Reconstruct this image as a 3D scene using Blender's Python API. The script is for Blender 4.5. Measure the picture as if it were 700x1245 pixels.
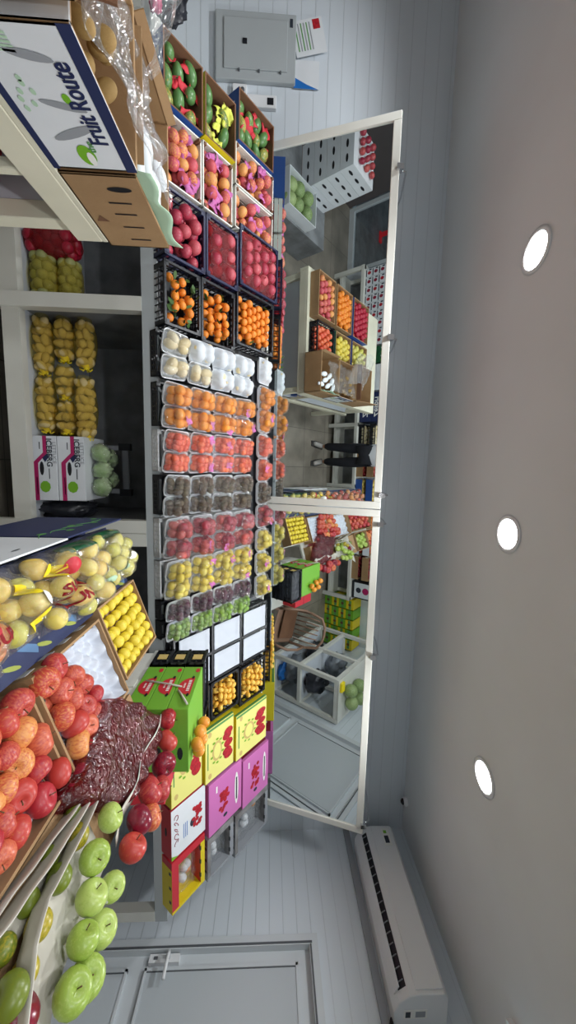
import bpy, math, random
from mathutils import Matrix, Vector, Euler, noise
random.seed(7)
for o in list(bpy.data.objects): bpy.data.objects.remove(o)
SC=bpy.context.scene; COL=SC.collection
R=math.radians
# ---------------------------------------------------------------- camera (the phone was held sideways: picture right is up)
EYE=Vector((0,0,1.65)); FPX=450.0
yaw,pit,rol=R(7.0),R(2.8),R(1.1)
FW=Vector((math.sin(yaw)*math.cos(pit),math.cos(yaw)*math.cos(pit),math.sin(pit)))
RT=Vector((math.cos(yaw),-math.sin(yaw),0)); UP=RT.cross(FW)
RT,UP=RT*math.cos(rol)+UP*math.sin(rol),UP*math.cos(rol)-RT*math.sin(rol)
cd=bpy.data.cameras.new('camera'); cam=bpy.data.objects.new('camera',cd); COL.objects.link(cam)
cd.sensor_fit='VERTICAL'; cd.sensor_height=36; cd.lens=FPX/1245*36; cd.clip_start=.02
cam.matrix_world=Matrix(((UP.x,-RT.x,-FW.x,EYE.x),(UP.y,-RT.y,-FW.y,EYE.y),(UP.z,-RT.z,-FW.z,EYE.z),(0,0,0,1)))
SC.camera=cam
w=bpy.data.worlds.new('world'); SC.world=w; w.use_nodes=True
w.node_tree.nodes['Background'].inputs[0].default_value=(.18,.24,.27,1); w.node_tree.nodes['Background'].inputs[1].default_value=.5
SC.view_settings.view_transform='Standard'; SC.view_settings.look='None'; SC.view_settings.gamma=1
SC.view_settings.exposure=0.14; SC.view_settings.use_curve_mapping=False
LIGHT_W=64.0
ZC=2.93                                                    # ceiling height
LAMPS=[(x,y) for y in (1.9,.45,-.75) for x in (-3.6,-2.5,-1.08,.33,1.77) if not (y<0 and x in(-2.5,1.77)) and x>-3.5 or (x<-3 and y==.45)]
def ray(x,y): return FW+RT*((y-622.5)/FPX)+UP*((x-350)/FPX)
def on_plane(x,y,p0,n):
    d=ray(x,y); return EYE+d*((p0-EYE).dot(n)/d.dot(n))
# ---------------------------------------------------------------- materials
MATS={}
def srgb(c):
    return tuple(((v/255)/12.92 if v<=10 else (((v/255)+.055)/1.055)**2.4) for v in c)+(1,)
def mat(name,c,rough=.6,c2=None,sc=8,metal=0,bump=0,bsc=40,em=0,spec=.5,rnd=0,detail=3,lo=.35,hi=.65,stretch=None,coat=0):
    if name in MATS: return MATS[name]
    m=bpy.data.materials.new(name); m.use_nodes=True; nt=m.node_tree; b=nt.nodes['Principled BSDF']
    b.inputs['Roughness'].default_value=rough; b.inputs['Metallic'].default_value=metal
    b.inputs['Specular IOR Level'].default_value=spec; b.inputs['Coat Weight'].default_value=coat
    b.inputs['Base Color'].default_value=srgb(c)
    tc=nt.nodes.new('ShaderNodeTexCoord'); vec=tc.outputs['Object']
    if stretch:
        mp=nt.nodes.new('ShaderNodeMapping'); mp.inputs['Scale'].default_value=stretch; nt.links.new(vec,mp.inputs[0]); vec=mp.outputs[0]
    if rnd or c2:
        oi=nt.nodes.new('ShaderNodeObjectInfo')
        ad=nt.nodes.new('ShaderNodeVectorMath'); ad.operation='ADD'
        cb=nt.nodes.new('ShaderNodeMath'); cb.operation='MULTIPLY'; cb.inputs[1].default_value=37.
        nt.links.new(oi.outputs['Random'],cb.inputs[0]); nt.links.new(vec,ad.inputs[0]); nt.links.new(cb.outputs[0],ad.inputs[1])
        n=nt.nodes.new('ShaderNodeTexNoise'); n.inputs['Scale'].default_value=sc; n.inputs['Detail'].default_value=detail
        nt.links.new(ad.outputs[0] if rnd else vec,n.inputs['Vector'])
        f=n.outputs['Fac']
        if rnd:
            a=nt.nodes.new('ShaderNodeMath'); a.operation='MULTIPLY_ADD'; a.inputs[1].default_value=rnd; a.inputs[2].default_value=-rnd/2
            nt.links.new(oi.outputs['Random'],a.inputs[0])
            a2=nt.nodes.new('ShaderNodeMath'); a2.operation='ADD'; nt.links.new(f,a2.inputs[0]); nt.links.new(a.outputs[0],a2.inputs[1]); f=a2.outputs[0]
        cr=nt.nodes.new('ShaderNodeValToRGB'); cr.color_ramp.elements[0].position=lo; cr.color_ramp.elements[1].position=hi
        cr.color_ramp.elements[0].color=srgb(c); cr.color_ramp.elements[1].color=srgb(c2 or c)
        nt.links.new(f,cr.inputs[0]); nt.links.new(cr.outputs[0],b.inputs['Base Color'])
    if bump:
        n2=nt.nodes.new('ShaderNodeTexNoise'); n2.inputs['Scale'].default_value=bsc; nt.links.new(tc.outputs['Object'],n2.inputs['Vector'])
        bp=nt.nodes.new('ShaderNodeBump'); bp.inputs['Strength'].default_value=bump; bp.inputs['Distance'].default_value=.01
        nt.links.new(n2.outputs['Fac'],bp.inputs['Height']); nt.links.new(bp.outputs[0],b.inputs['Normal'])
    if em:
        b.inputs['Emission Color'].default_value=srgb(c); b.inputs['Emission Strength'].default_value=em
    MATS[name]=m; return m
def film(name,tint=(255,255,255),gloss=.12,rough=.12,body=None,bodyfac=.0,bsc=60,bump=.5,facing=.35):
    m=bpy.data.materials.new(name); m.use_nodes=True; nt=m.node_tree; nt.nodes.remove(nt.nodes['Principled BSDF']); out=nt.nodes['Material Output']
    t=nt.nodes.new('ShaderNodeBsdfTransparent'); t.inputs[0].default_value=srgb(tint)
    g=nt.nodes.new('ShaderNodeBsdfGlossy'); g.inputs['Roughness'].default_value=rough
    tc=nt.nodes.new('ShaderNodeTexCoord'); n=nt.nodes.new('ShaderNodeTexNoise'); n.inputs['Scale'].default_value=bsc; n.inputs['Detail'].default_value=2
    n.inputs['Distortion'].default_value=1.5
    nt.links.new(tc.outputs['Object'],n.inputs['Vector'])
    bp=nt.nodes.new('ShaderNodeBump'); bp.inputs['Strength'].default_value=bump; bp.inputs['Distance'].default_value=.02
    nt.links.new(n.outputs['Fac'],bp.inputs['Height']); nt.links.new(bp.outputs[0],g.inputs['Normal'])
    lw=nt.nodes.new('ShaderNodeLayerWeight'); lw.inputs[0].default_value=.3
    ma=nt.nodes.new('ShaderNodeMath'); ma.operation='MULTIPLY_ADD'; ma.inputs[1].default_value=facing; ma.inputs[2].default_value=gloss
    nt.links.new(lw.outputs['Facing'],ma.inputs[0])
    mx=nt.nodes.new('ShaderNodeMixShader'); nt.links.new(ma.outputs[0],mx.inputs[0]); nt.links.new(t.outputs[0],mx.inputs[1]); nt.links.new(g.outputs[0],mx.inputs[2])
    last=mx
    if bodyfac:
        d=nt.nodes.new('ShaderNodeBsdfDiffuse'); d.inputs[0].default_value=srgb(body)
        m2=nt.nodes.new('ShaderNodeMixShader'); m2.inputs[0].default_value=bodyfac
        nt.links.new(mx.outputs[0],m2.inputs[1]); nt.links.new(d.outputs[0],m2.inputs[2]); last=m2
    nt.links.new(last.outputs[0],out.inputs[0]); MATS[name]=m; return m
def siding(name,c,pitch,axis='z',rough=.3,dark=.82,groove=.05):
    m=mat(name,c,rough); nt=m.node_tree; b=nt.nodes['Principled BSDF']
    g=nt.nodes.new('ShaderNodeNewGeometry'); s=nt.nodes.new('ShaderNodeSeparateXYZ'); nt.links.new(g.outputs['Position'],s.inputs[0])
    d=nt.nodes.new('ShaderNodeMath'); d.operation='DIVIDE'; d.inputs[1].default_value=pitch; nt.links.new(s.outputs['XYZ'.index(axis.upper())],d.inputs[0])
    f=nt.nodes.new('ShaderNodeMath'); f.operation='FRACT'; nt.links.new(d.outputs[0],f.inputs[0])
    cr=nt.nodes.new('ShaderNodeValToRGB'); e=cr.color_ramp.elements
    k=tuple(v*dark for v in srgb(c)[:3])+(1,)
    e[0].position=0; e[0].color=k; e[1].position=groove; e[1].color=srgb(c)
    nt.links.new(f.outputs[0],cr.inputs[0]); nt.links.new(cr.outputs[0],b.inputs['Base Color'])
    r2=nt.nodes.new('ShaderNodeValToRGB'); r2.color_ramp.elements[0].color=(0,0,0,1); r2.color_ramp.elements[1].position=groove*1.5
    nt.links.new(f.outputs[0],r2.inputs[0]); bp=nt.nodes.new('ShaderNodeBump'); bp.inputs['Strength'].default_value=.5; bp.inputs['Distance'].default_value=.004
    nt.links.new(r2.outputs[0],bp.inputs['Height']); nt.links.new(bp.outputs[0],b.inputs['Normal']); return m
siding('wall_panels',(214,222,229),.10,'z',.28)
siding('wall_panels_side',(216,224,231),.10,'z',.3)
mat('ceiling_paint',(226,229,232),.75,(220,222,224),1.2)
mat('dark_wall',(92,84,84),.5,(84,78,78),2)
mat('white_paint',(222,222,214),.45,(214,214,206),3)
mat('cream_paint',(226,222,200),.45,(216,212,190),4)
mat('grey_board',(142,145,148),.7,(112,114,116),5)
mat('pale_board',(206,212,220),.6,(200,206,214),5)
mat('white_plastic',(232,234,236),.35); mat('grey_plastic',(150,154,160),.5); mat('panel_grey',(172,178,180),.45)
mat('door_white',(206,212,216),.4); mat('door_panel',(190,197,202),.4); mat('groove',(90,94,98),.6)
mat('black_plastic',(24,26,32),.42); mat('navy_plastic',(26,32,66),.42); mat('chrome',(210,212,216),.12,metal=1)
mat('card',(164,132,94),.8,(152,120,84),4,bump=.1); mat('card_dark',(120,84,60),.85,(108,74,52),4)
mat('navy_card',(30,42,84),.55); mat('blue_card',(38,78,150),.5); mat('white_card',(226,230,234),.55,(218,222,226),4)
mat('green_card',(112,172,52),.45); mat('red_card',(196,40,54),.45); mat('yellow_card',(232,226,132),.5); mat('gold_card',(226,204,30),.5)
mat('pink_card',(206,116,182),.45); mat('maroon_card',(140,24,54),.5); mat('magenta_ink',(176,28,96),.5); mat('lime_ink',(118,178,40),.5)
mat('grey_card',(150,150,150),.6,(110,108,108),9,detail=4); mat('dark_ink',(44,50,62),.6); mat('red_ink',(196,36,48),.55,(150,20,36),60); mat('tan_ink',(206,180,110),.6)
mat('green_ink',(90,150,80),.6); mat('pale_green_ink',(178,208,180),.6); mat('blue_ink',(30,110,190),.5); mat('white_ink',(240,240,236),.5); mat('navy_ink',(24,36,80),.5)
mat('pale_blue_ink',(84,120,160),.6); mat('leaf_ink',(150,160,70),.6); mat('yellow_ink',(250,226,30),.5); mat('dark_green',(18,70,44),.5,(30,100,60),20); mat('teal_card',(24,88,70),.5)
mat('foam',(226,230,234),.6); mat('paper',(196,192,180),.85,(184,179,168),12,bump=.3,bsc=18); mat('white_tray',(198,204,214),.8)
mat('apple_red',(168,40,50),.38,(206,108,76),10,rnd=.5,lo=.4,hi=.78,stretch=(1,1,.35),coat=.0)
mat('apple_blush',(184,60,52),.38,(222,152,84),9,rnd=.7,lo=.35,hi=.7,stretch=(1,1,.35),coat=.0)
mat('apple_dark',(120,20,44),.28,(178,48,50),9,rnd=.4,lo=.4,hi=.75,stretch=(1,1,.35),coat=.0)
mat('apple_green',(146,172,70),.34,(172,192,100),7,rnd=.4,lo=.35,hi=.65,coat=.0)
mat('apple_olive',(104,118,32),.36,(168,150,40),5,rnd=.8,lo=.4,hi=.7,coat=.0)
mat('pomegranate',(160,44,68),.42,(190,84,92),8,rnd=.4,lo=.35,hi=.7)
mat('nectarine',(196,82,92),.48,(224,158,88),5,rnd=.7,lo=.45,hi=.7)
mat('mandarin',(222,122,34),.42,(236,144,44),20,rnd=.3,bump=.15,bsc=300)
mat('orange_skin',(232,142,38),.42,(236,156,56),20,rnd=.3)
mat('tomato',(214,84,62),.34,(228,120,76),10,rnd=.3,coat=.0)
mat('mango_green',(86,128,72),.35,(196,168,74),2.6*3,rnd=.5,lo=.55,hi=.85)
mat('kiwi_skin',(74,62,48),.7,(92,80,60),30,rnd=.3); mat('kiwi_fruit',(140,108,60),.75,(156,128,74),30)
mat('yellow_skin',(220,196,64),.42,(212,198,96),8,rnd=.4); mat('quince',(216,192,44),.45,(228,206,70),9,rnd=.3)
mat('pear_skin',(226,192,96),.4,(222,204,104),6,rnd=.5); mat('pear_green',(196,194,90),.4,(214,204,112),6,rnd=.4)
mat('plum',(52,22,44),.3,(84,30,60),8,rnd=.4,coat=.0); mat('lime',(110,150,50),.35,(140,172,70),8,rnd=.4)
mat('cream_fruit',(236,226,196),.5,(226,208,160),8,rnd=.4); mat('loquat',(238,182,60),.42,(246,200,92),10,rnd=.4)
mat('apple_wine',(150,40,64),.32,(196,92,84),8,rnd=.5,lo=.4,hi=.75)
mat('potato',(186,164,108),.7,(204,184,130),8,rnd=.4); mat('onion_green',(150,156,96),.6,(170,172,110),6,rnd=.3)
mat('lettuce',(206,222,184),.55,(150,182,120),9,bump=.6,bsc=16); mat('melon',(120,146,90),.5,(160,178,120),9,rnd=.3)
mat('leaf',(64,96,42),.6); mat('stem',(92,66,36),.8); mat('onion_red',(186,36,60),.4,(150,20,46),8)
mat('purple_paper',(198,112,172),.65,(182,92,152),6); mat('red_paper',(206,40,56),.6,(176,28,44),6); mat('yellow_foam',(222,224,96),.6,(206,214,80),6)
mat('black_bag',(30,32,38),.3,(52,54,62),8,bump=.6,bsc=25); mat('pink_cloth',(196,60,110),.6); mat('grey_bag',(140,146,154),.4,(120,126,134),7,bump=.6,bsc=20)
mat('skin',(190,140,110),.5); mat('hair',(28,22,20),.7); mat('shirt',(226,230,236),.8,bump=.3,bsc=12); mat('trousers',(22,24,32),.85); mat('shoe',(176,172,168),.6); mat('sole',(60,58,58),.7)
mat('chair_brown',(150,118,98),.45); mat('outside_red',(176,24,34),.5,em=.4); mat('lamp_glow',(255,255,255),.5,em=14)
mat('tie',(240,220,40),.5)
film('clear_film',gloss=.17,facing=.35,rough=.07,bump=1,bsc=85)
film('bag_film',gloss=.09,facing=.3,rough=.12,bump=1,bsc=34,body=(226,216,190),bodyfac=.07)
film('crumpled_film',gloss=.10,facing=.35,rough=.12,bump=1,bsc=22,body=(225,235,240),bodyfac=.07)
film('foam_net',gloss=.02,facing=.1,rough=.5,body=(214,220,226),bodyfac=.85,bsc=90)
film('yellow_net',tint=(255,246,200),gloss=.03,facing=.1,rough=.3,body=(206,182,80),bodyfac=.10,bsc=200)
film('red_net',tint=(220,110,110),gloss=.05,facing=.15,rough=.25,body=(170,24,44),bodyfac=.22,bsc=160)
film('red_film',tint=(190,90,90),gloss=.12,facing=.25,rough=.14,bump=1,bsc=30,body=(120,24,36),bodyfac=.22)
film('glass',gloss=.06,facing=.4,rough=.02,bump=0)
m=mat('mirror_glass',(225,232,232),.0,metal=1,spec=1)
def floor_mat():
    m=mat('floor_tile',(150,142,130),.35,(118,112,102),3.2,detail=8,lo=.3,hi=.7); nt=m.node_tree; b=nt.nodes['Principled BSDF']
    g=nt.nodes.new('ShaderNodeNewGeometry'); br=nt.nodes.new('ShaderNodeTexBrick'); br.offset=0; br.inputs['Scale'].default_value=1
    br.inputs['Brick Width'].default_value=.6; br.inputs['Row Height'].default_value=.6; br.inputs['Mortar Size'].default_value=.004
    nt.links.new(g.outputs['Position'],br.inputs['Vector'])
    mx=nt.nodes.new('ShaderNodeMix'); mx.data_type='RGBA'
    src=b.inputs['Base Color'].links[0].from_socket
    nt.links.new(br.outputs['Fac'],mx.inputs[0]); nt.links.new(src,mx.inputs[6]); mx.inputs[7].default_value=srgb((88,84,78)); nt.links.new(mx.outputs[2],b.inputs['Base Color'])
floor_mat()
# ---------------------------------------------------------------- mesh builder
class MB:
    def __init__(s): s.v=[]; s.f=[]; s.m=[]; s.mats=[]; s.sm=[]
    def mi(s,n):
        if n not in s.mats: s.mats.append(n)
        return s.mats.index(n)
    def add(s,vs,fs,mt,M=None,smooth=False):
        o=len(s.v)
        for p in vs: s.v.append(tuple((M@Vector(p)) if M else p))
        for i,f in enumerate(fs):
            s.f.append([o+k for k in f]); s.m.append(s.mi(mt[i] if isinstance(mt,(list,tuple)) else mt)); s.sm.append(smooth)
        return s
    def box(s,x0,x1,y0,y1,z0,z1,mt,M=None):   # material list order -x +x -y +y -z +z
        vs=[(x,y,z) for z in (z0,z1) for y in (y0,y1) for x in (x0,x1)]
        fs=[(0,4,6,2),(1,3,7,5),(0,1,5,4),(2,6,7,3),(0,2,3,1),(4,5,7,6)]
        return s.add(vs,fs,mt,M)
    def poly(s,pts,mt,M=None): return s.add(pts,[tuple(range(len(pts)))],mt,M)
    def tube(s,pts,r,mt,n=8,M=None,cap=True):
        pts=[Vector(p) for p in pts]; vs=[]; fs=[]; N=len(pts)
        rs=r if isinstance(r,(list,tuple)) else [r]*N
        t0=(pts[1]-pts[0]).normalized(); a=t0.orthogonal().normalized()
        for i,p in enumerate(pts):
            t=(pts[min(i+1,N-1)]-pts[max(i-1,0)]).normalized(); a=(a-t*a.dot(t)).normalized(); b=t.cross(a)
            for k in range(n):
                q=2*math.pi*k/n; vs.append(tuple(p+(a*math.cos(q)+b*math.sin(q))*rs[i]))
        for i in range(N-1):
            for k in range(n): fs.append((i*n+k,i*n+(k+1)%n,(i+1)*n+(k+1)%n,(i+1)*n+k))
        if cap: fs.append(tuple(range(n))[::-1]); fs.append(tuple((N-1)*n+k for k in range(n)))
        return s.add(vs,fs,mt,M,True)
    def lathe(s,prof,mt,n=16,M=None):          # (r,z)
        vs=[];fs=[]
        for r,z in prof:
            for k in range(n): q=2*math.pi*k/n; vs.append((r*math.cos(q),r*math.sin(q),z))
        for i in range(len(prof)-1):
            for k in range(n): fs.append((i*n+k,i*n+(k+1)%n,(i+1)*n+(k+1)%n,(i+1)*n+k))
        return s.add(vs,fs,mt,M,True)
    def prism(s,pts,z0,z1,mt,M=None):
        n=len(pts); vs=[(x,y,z0) for x,y in pts]+[(x,y,z1) for x,y in pts]
        fs=[tuple(range(n))[::-1],tuple(range(n,2*n))]+[(i,(i+1)%n,n+(i+1)%n,n+i) for i in range(n)]
        return s.add(vs,fs,mt,M)
    def grid(s,fn,nu,nv,mt,M=None,smooth=True):
        vs=[fn(i/nu,j/nv) for j in range(nv+1) for i in range(nu+1)]
        fs=[(j*(nu+1)+i,j*(nu+1)+i+1,(j+1)*(nu+1)+i+1,(j+1)*(nu+1)+i) for j in range(nv) for i in range(nu)]
        return s.add(vs,fs,mt,M,smooth)
    def mesh(s,name):
        me=bpy.data.meshes.new(name); me.from_pydata(s.v,[],s.f)
        for n in s.mats: me.materials.append(MATS[n])
        me.polygons.foreach_set('material_index',s.m); me.polygons.foreach_set('use_smooth',s.sm); me.update(); return me
def T(x,y,z): return Matrix.Translation((x,y,z))
def RZ(a): return Matrix.Rotation(R(a),4,'Z')
def RX(a): return Matrix.Rotation(R(a),4,'X')
def RY(a): return Matrix.Rotation(R(a),4,'Y')
I4=Matrix.Identity(4)
def tag(o,label,cat,group=None):
    o['label']=label; o['category']=cat
    if group: o['group']=group
    return o
def ob(name,me,M=None,parent=None,label=None):
    if isinstance(me,MB): me=me.mesh(name)
    o=bpy.data.objects.new(name,me); COL.objects.link(o)
    if parent: o.parent=parent
    o.matrix_local=M if M is not None else I4
    if label: o['label']=label
    return o
def single(name,me,label,cat,M=None,group=None): return tag(ob(name,me,M),label,cat,group)
def thing(name,label,cat,M=None,group=None):
    o=bpy.data.objects.new(name,None); COL.objects.link(o); o.empty_display_size=.05
    o.matrix_local=M if M is not None else I4; return tag(o,label,cat,group)
def struct(name,me,M=None,parent=None):
    o=ob(name,me,M,parent)
    if not parent: o['kind']='structure'
    return o
def rbox(x0,x1,y0,y1,z0,z1,mt,r=.004):
    return MB().box(x0,x1,y0,y1,z0,z1,mt)
def bevel(o,w=.004,seg=2):
    m=o.modifiers.new('bevel','BEVEL'); m.width=w; m.segments=seg; m.limit_method='ANGLE'; return o
_font={}
def text_mesh(s,size,mt,mirror=False,depth=.0006,bold=0):
    k=(s,size,mt,mirror,bold)
    if k in _font: return _font[k]
    c=bpy.data.curves.new('t','FONT'); c.body=s; c.size=size; c.extrude=depth; c.align_x='CENTER'; c.align_y='CENTER'; c.offset=bold
    o=bpy.data.objects.new('t',c); COL.objects.link(o); bpy.context.view_layer.update()
    me=bpy.data.meshes.new_from_object(o.evaluated_get(bpy.context.evaluated_depsgraph_get())); bpy.data.objects.remove(o)
    me.materials.clear(); me.materials.append(MATS[mt]); me.name='lettering'
    _font[k]=me; return me
def lettering(s,size,mt,M,parent,bold=0): return ob('lettering',text_mesh(s,size,mt,bold=bold),M,parent)
# face frames: local x right, y up, z outward
def face(o,nx,upv):
    n=Vector(nx).normalized(); u=Vector(upv).normalized(); x=u.cross(n)
    return Matrix(((x.x,u.x,n.x,o[0]),(x.y,u.y,n.y,o[1]),(x.z,u.z,n.z,o[2]),(0,0,0,1)))
# sloping planes of the two displays
SDv=Vector((0,.70,.585)).normalized(); SNv=Vector((0,-SDv.z,SDv.y)); S0=Vector((0,2.15,1.04))
def SL(x,s,off=0.):
    p=S0+SDv*s+SNv*off+Vector((x,0,0))
    return Matrix(((1,0,0,p.x),(0,SDv.y,SNv.y,p.y),(0,SDv.z,SNv.z,p.z),(0,0,0,1)))
IK=.36; IL=math.sqrt(1+IK*IK); INv=Vector((-IK,0,1))/IL; I0=Vector((.55,0,1.0))
def IS(x,y,off=0.):
    z=1.0+IK*(x-.55); p=Vector((x,y,z))+INv*off; ux=Vector((1,0,IK))/IL
    return Matrix(((ux.x,0,INv.x,p.x),(ux.y,1,INv.y,p.y),(ux.z,0,INv.z,p.z),(0,0,0,1)))
def isl(x,y,off=0.): return on_plane(x,y,I0+INv*off,INv)
# ---------------------------------------------------------------- the room
XR,XL,YB,YF=3.3,-4.4,3.0,-1.15
struct('floor',MB().box(XL-.1,XR+.1,YF-.1,YB+.1,-.1,0,'floor_tile'))
struct('ceiling',MB().box(XL-.1,XR+.1,YF-.1,YB+.1,ZC,ZC+.1,'ceiling_paint'))
struct('wall_back',MB().box(XL-.1,XR+.1,YB,YB+.1,0,ZC,'wall_panels'))
rw=MB(); rw.box(XR,XR+.1,2.2,YB,0,ZC,'wall_panels_side').box(XR,XR+.1,YF,1.12,0,ZC,'wall_panels_side').box(XR,XR+.1,1.12,2.2,2.0,ZC,'wall_panels_side')
struct('wall_right',rw)
struct('wall_left',MB().box(XL-.1,XL,YF,YB,0,ZC,'dark_wall'))
fw=MB(); fw.box(-3.32,XR,YF-.1,YF,0,ZC,'wall_panels').box(XL,-3.32,YF-.1,YF,2.3,ZC,'wall_panels')
struct('wall_front',fw)
b=MB(); b.box(XR-.022,XR,1.12+1.09,YB,2.375,2.425,'grey_plastic').box(XR-.022,XR,YF,1.12+1.09,2.375,2.425,'grey_plastic'); struct('joint_shadow_strip_1',b)  # grey strip stands for the wall joint and the air conditioner's shadow edge
# white door with two sunk panels
d=struct('door_1',MB().box(XR+.03,XR+.07,1.14,2.18,0,1.985,'door_white'))
fr=MB()
fr.box(XR-.02,XR+.08,2.17,2.23,0,2.04,'door_white').box(XR-.02,XR+.08,1.09,1.15,0,2.04,'door_white').box(XR-.02,XR+.08,1.15,2.17,1.98,2.04,'door_white')
fr.box(XR-.026,XR-.02,2.176,2.186,0,2.0,'groove').box(XR-.026,XR-.02,1.15,2.17,1.986,1.995,'groove')
struct('door_frame',fr,parent=d)
pn=MB()
for z0,z1 in ((.12,.76),(.9,1.88)):
    pn.box(XR+.012,XR+.029,1.24,2.08,z0,z1,'door_panel')
    for a in ((1.225,1.24,z0-.015,z1+.015),(2.08,2.095,z0-.015,z1+.015)): pn.box(XR+.006,XR+.03,*a,'door_white')
    for a in ((z0-.015,z0),(z1,z1+.015)): pn.box(XR+.006,XR+.03,1.225,2.095,*a,'door_white')
    for a in ((1.24,1.246),(2.074,2.08)): pn.box(XR+.009,XR+.0125,*a,z0,z1,'groove')
struct('door_panels',pn,parent=d)
hd=MB().box(XR-.0,XR+.03,2.115,2.16,.90,1.10,'white_plastic').tube([(XR,2.14,1.03),(XR-.05,2.14,1.03),(XR-.055,2.11,1.03),(XR-.055,2.0,1.03)],.011,'white_plastic').box(XR-.004,XR,2.13,2.146,.93,.955,'groove')
struct('door_handle',hd,parent=d)
# glass shop door in the front wall, far left behind the viewer
d=struct('door_2',MB().box(-4.38,-4.32,YF-.06,YF-.0,0,2.3,'door_white').box(-3.40,-3.34,YF-.06,YF,0,2.3,'door_white').box(-4.32,-3.40,YF-.06,YF,2.22,2.3,'door_white').box(-4.32,-3.40,YF-.06,YF,0,.09,'door_white').box(-4.32,-3.40,YF-.06,YF,.95,1.03,'door_white'))
struct('glass_pane',MB().box(-4.32,-3.40,YF-.035,YF-.029,.09,2.22,'glass'),parent=d)
street=MB().box(-8,-2,-6.0,-1.6,-.12,-.1,'grey_board'); struct('ground_outside',street)
s_=MB().box(-4.85,-4.45,-2.62,-2.58,.1,.32,'outside_red').box(-4.72,-4.66,-2.63,-2.57,-.1,.1,'outside_red').box(-4.75,-4.55,-2.64,-2.56,-.1,-.07,'outside_red')
single('shop_sign',s_,'red sign standing outside behind the glass door, seen in the mirror','sign')
# ---------------------------------------------------------------- ceiling lamps
lr=MB().lathe([(.098,0),(.105,-.006),(.085,-.010),(.078,-.004),(.078,0)],'white_plastic',28).mesh('trim_ring')
ld=MB().lathe([(.0005,-.005),(.04,-.006),(.079,-.004)],'lamp_glow',28).mesh('lamp_lens')
NM={(-1.08,1.9):'round recessed ceiling light nearest the grey breaker panel end',(.33,1.9):'round recessed ceiling light above the joint of the two mirrors',(1.77,1.9):'round recessed ceiling light nearest the air conditioner'}
for x,y in LAMPS:
    t=thing('ceiling_light',NM.get((x,y),'round recessed ceiling light behind the photographer'),'ceiling light',T(x,y,ZC),'recessed ceiling lights')
    ob('trim_ring',lr,parent=t); ob('lamp_lens',ld,T(0,0,-.002),t)
    l=bpy.data.lights.new('lamp','SPOT'); l.energy=LIGHT_W*(1.0 if y>1 else .42 if y>0 else .7); l.spot_size=R(150); l.spot_blend=.55; l.shadow_soft_size=.07; l.color=(.95,.98,1)
    lo=bpy.data.objects.new('lamp',l); COL.objects.link(lo); lo.parent=t; lo.matrix_local=T(0,0,-.03)
# ---------------------------------------------------------------- fruit meshes
FM={}
def fruit(kind,mt,n=16,k=12):
    key=(kind,mt)
    if key in FM: return FM[key]
    b=MB(); pr=[]
    for i in range(k+1):
        t=math.pi*i/k; st=max(math.sin(t),.004); ct=math.cos(t)
        if kind=='apple': r=st*(1+.07*ct); z=.88*ct*(1-.36*math.exp(-(st/.34)**2))
        elif kind=='pom': r=st; z=.92*ct
        elif kind=='citrus': r=st; z=.86*ct*(1-.05*math.exp(-(st/.3)**2))
        elif kind=='mango': r=st*(.74+.06*ct); z=1.1*ct
        elif kind=='pear': r=st*(.92-.24*max(0,ct)); z=1.12*ct
        elif kind=='egg': r=st*.8; z=1.1*ct
        elif kind=='potato': r=st*.72; z=1.15*ct
        else: r=st; z=ct
        pr.append((r,z))
    b.lathe(pr,mt,n)
    if kind=='mango': b.v=[(x*.85+.10*z*z,y,z) for x,y,z in b.v]
    if kind=='potato': b.v=[(x*(1+.12*math.sin(3*z)),y*(1+.1*math.cos(2.3*z+x)),z) for x,y,z in b.v]
    if kind=='pom': b.lathe([(.10,.85),(.16,1.12),(.22,1.16),(.12,1.0),(.05,.9)],mt,8)
    FM[key]=b.mesh(kind); return FM[key]
STEM=MB().tube([(0,0,.45),(.02,0,.7),(.07,.02,.95)],[.035,.03,.045],'stem',6).mesh('stem')
def rrot(full=True):
    return Euler((random.uniform(-math.pi,math.pi),random.uniform(-.9,.9),random.uniform(-math.pi,math.pi))).to_matrix().to_4x4()
def loose(name,kind,mt,p,r,label,group,cat=None,rot=None,stem=False):
    M=T(*p)@(rot if rot else rrot())@Matrix.Diagonal((r,r,r,1))
    o=single(name,fruit(kind,mt),label,cat or name.replace('_',' '),M,group)
    if stem: ob('stem',STEM,parent=o)
    return o
def spots(w,l,r,layers=1,jit=.25,skip=0.,pitch=1.95):
    out=[]; px=r*pitch; py=px*.9
    for k in range(layers):
        ins=k*r*.55; W=w-2*r-2*ins; L=l-2*r-2*ins; ny=max(1,int(L/py+1.25)); nx=max(1,int(W/px+1.25))
        dx=W/max(1,nx-1) if nx>1 else 0; dy=L/max(1,ny-1) if ny>1 else 0
        for j in range(ny):
            odd=(j+k)%2 and nx>1
            for i in range(nx-1 if odd else nx):
                if random.random()<skip: continue
                x=(-W/2+(i+(.5 if odd else 0))*dx if nx>1 else 0)+random.uniform(-jit,jit)*r*.4
                y=(-L/2+j*dy if ny>1 else 0)+random.uniform(-jit,jit)*r*.4
                out.append((x,y,r+k*r*1.4+random.uniform(0,.15)*r))
    return out
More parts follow.
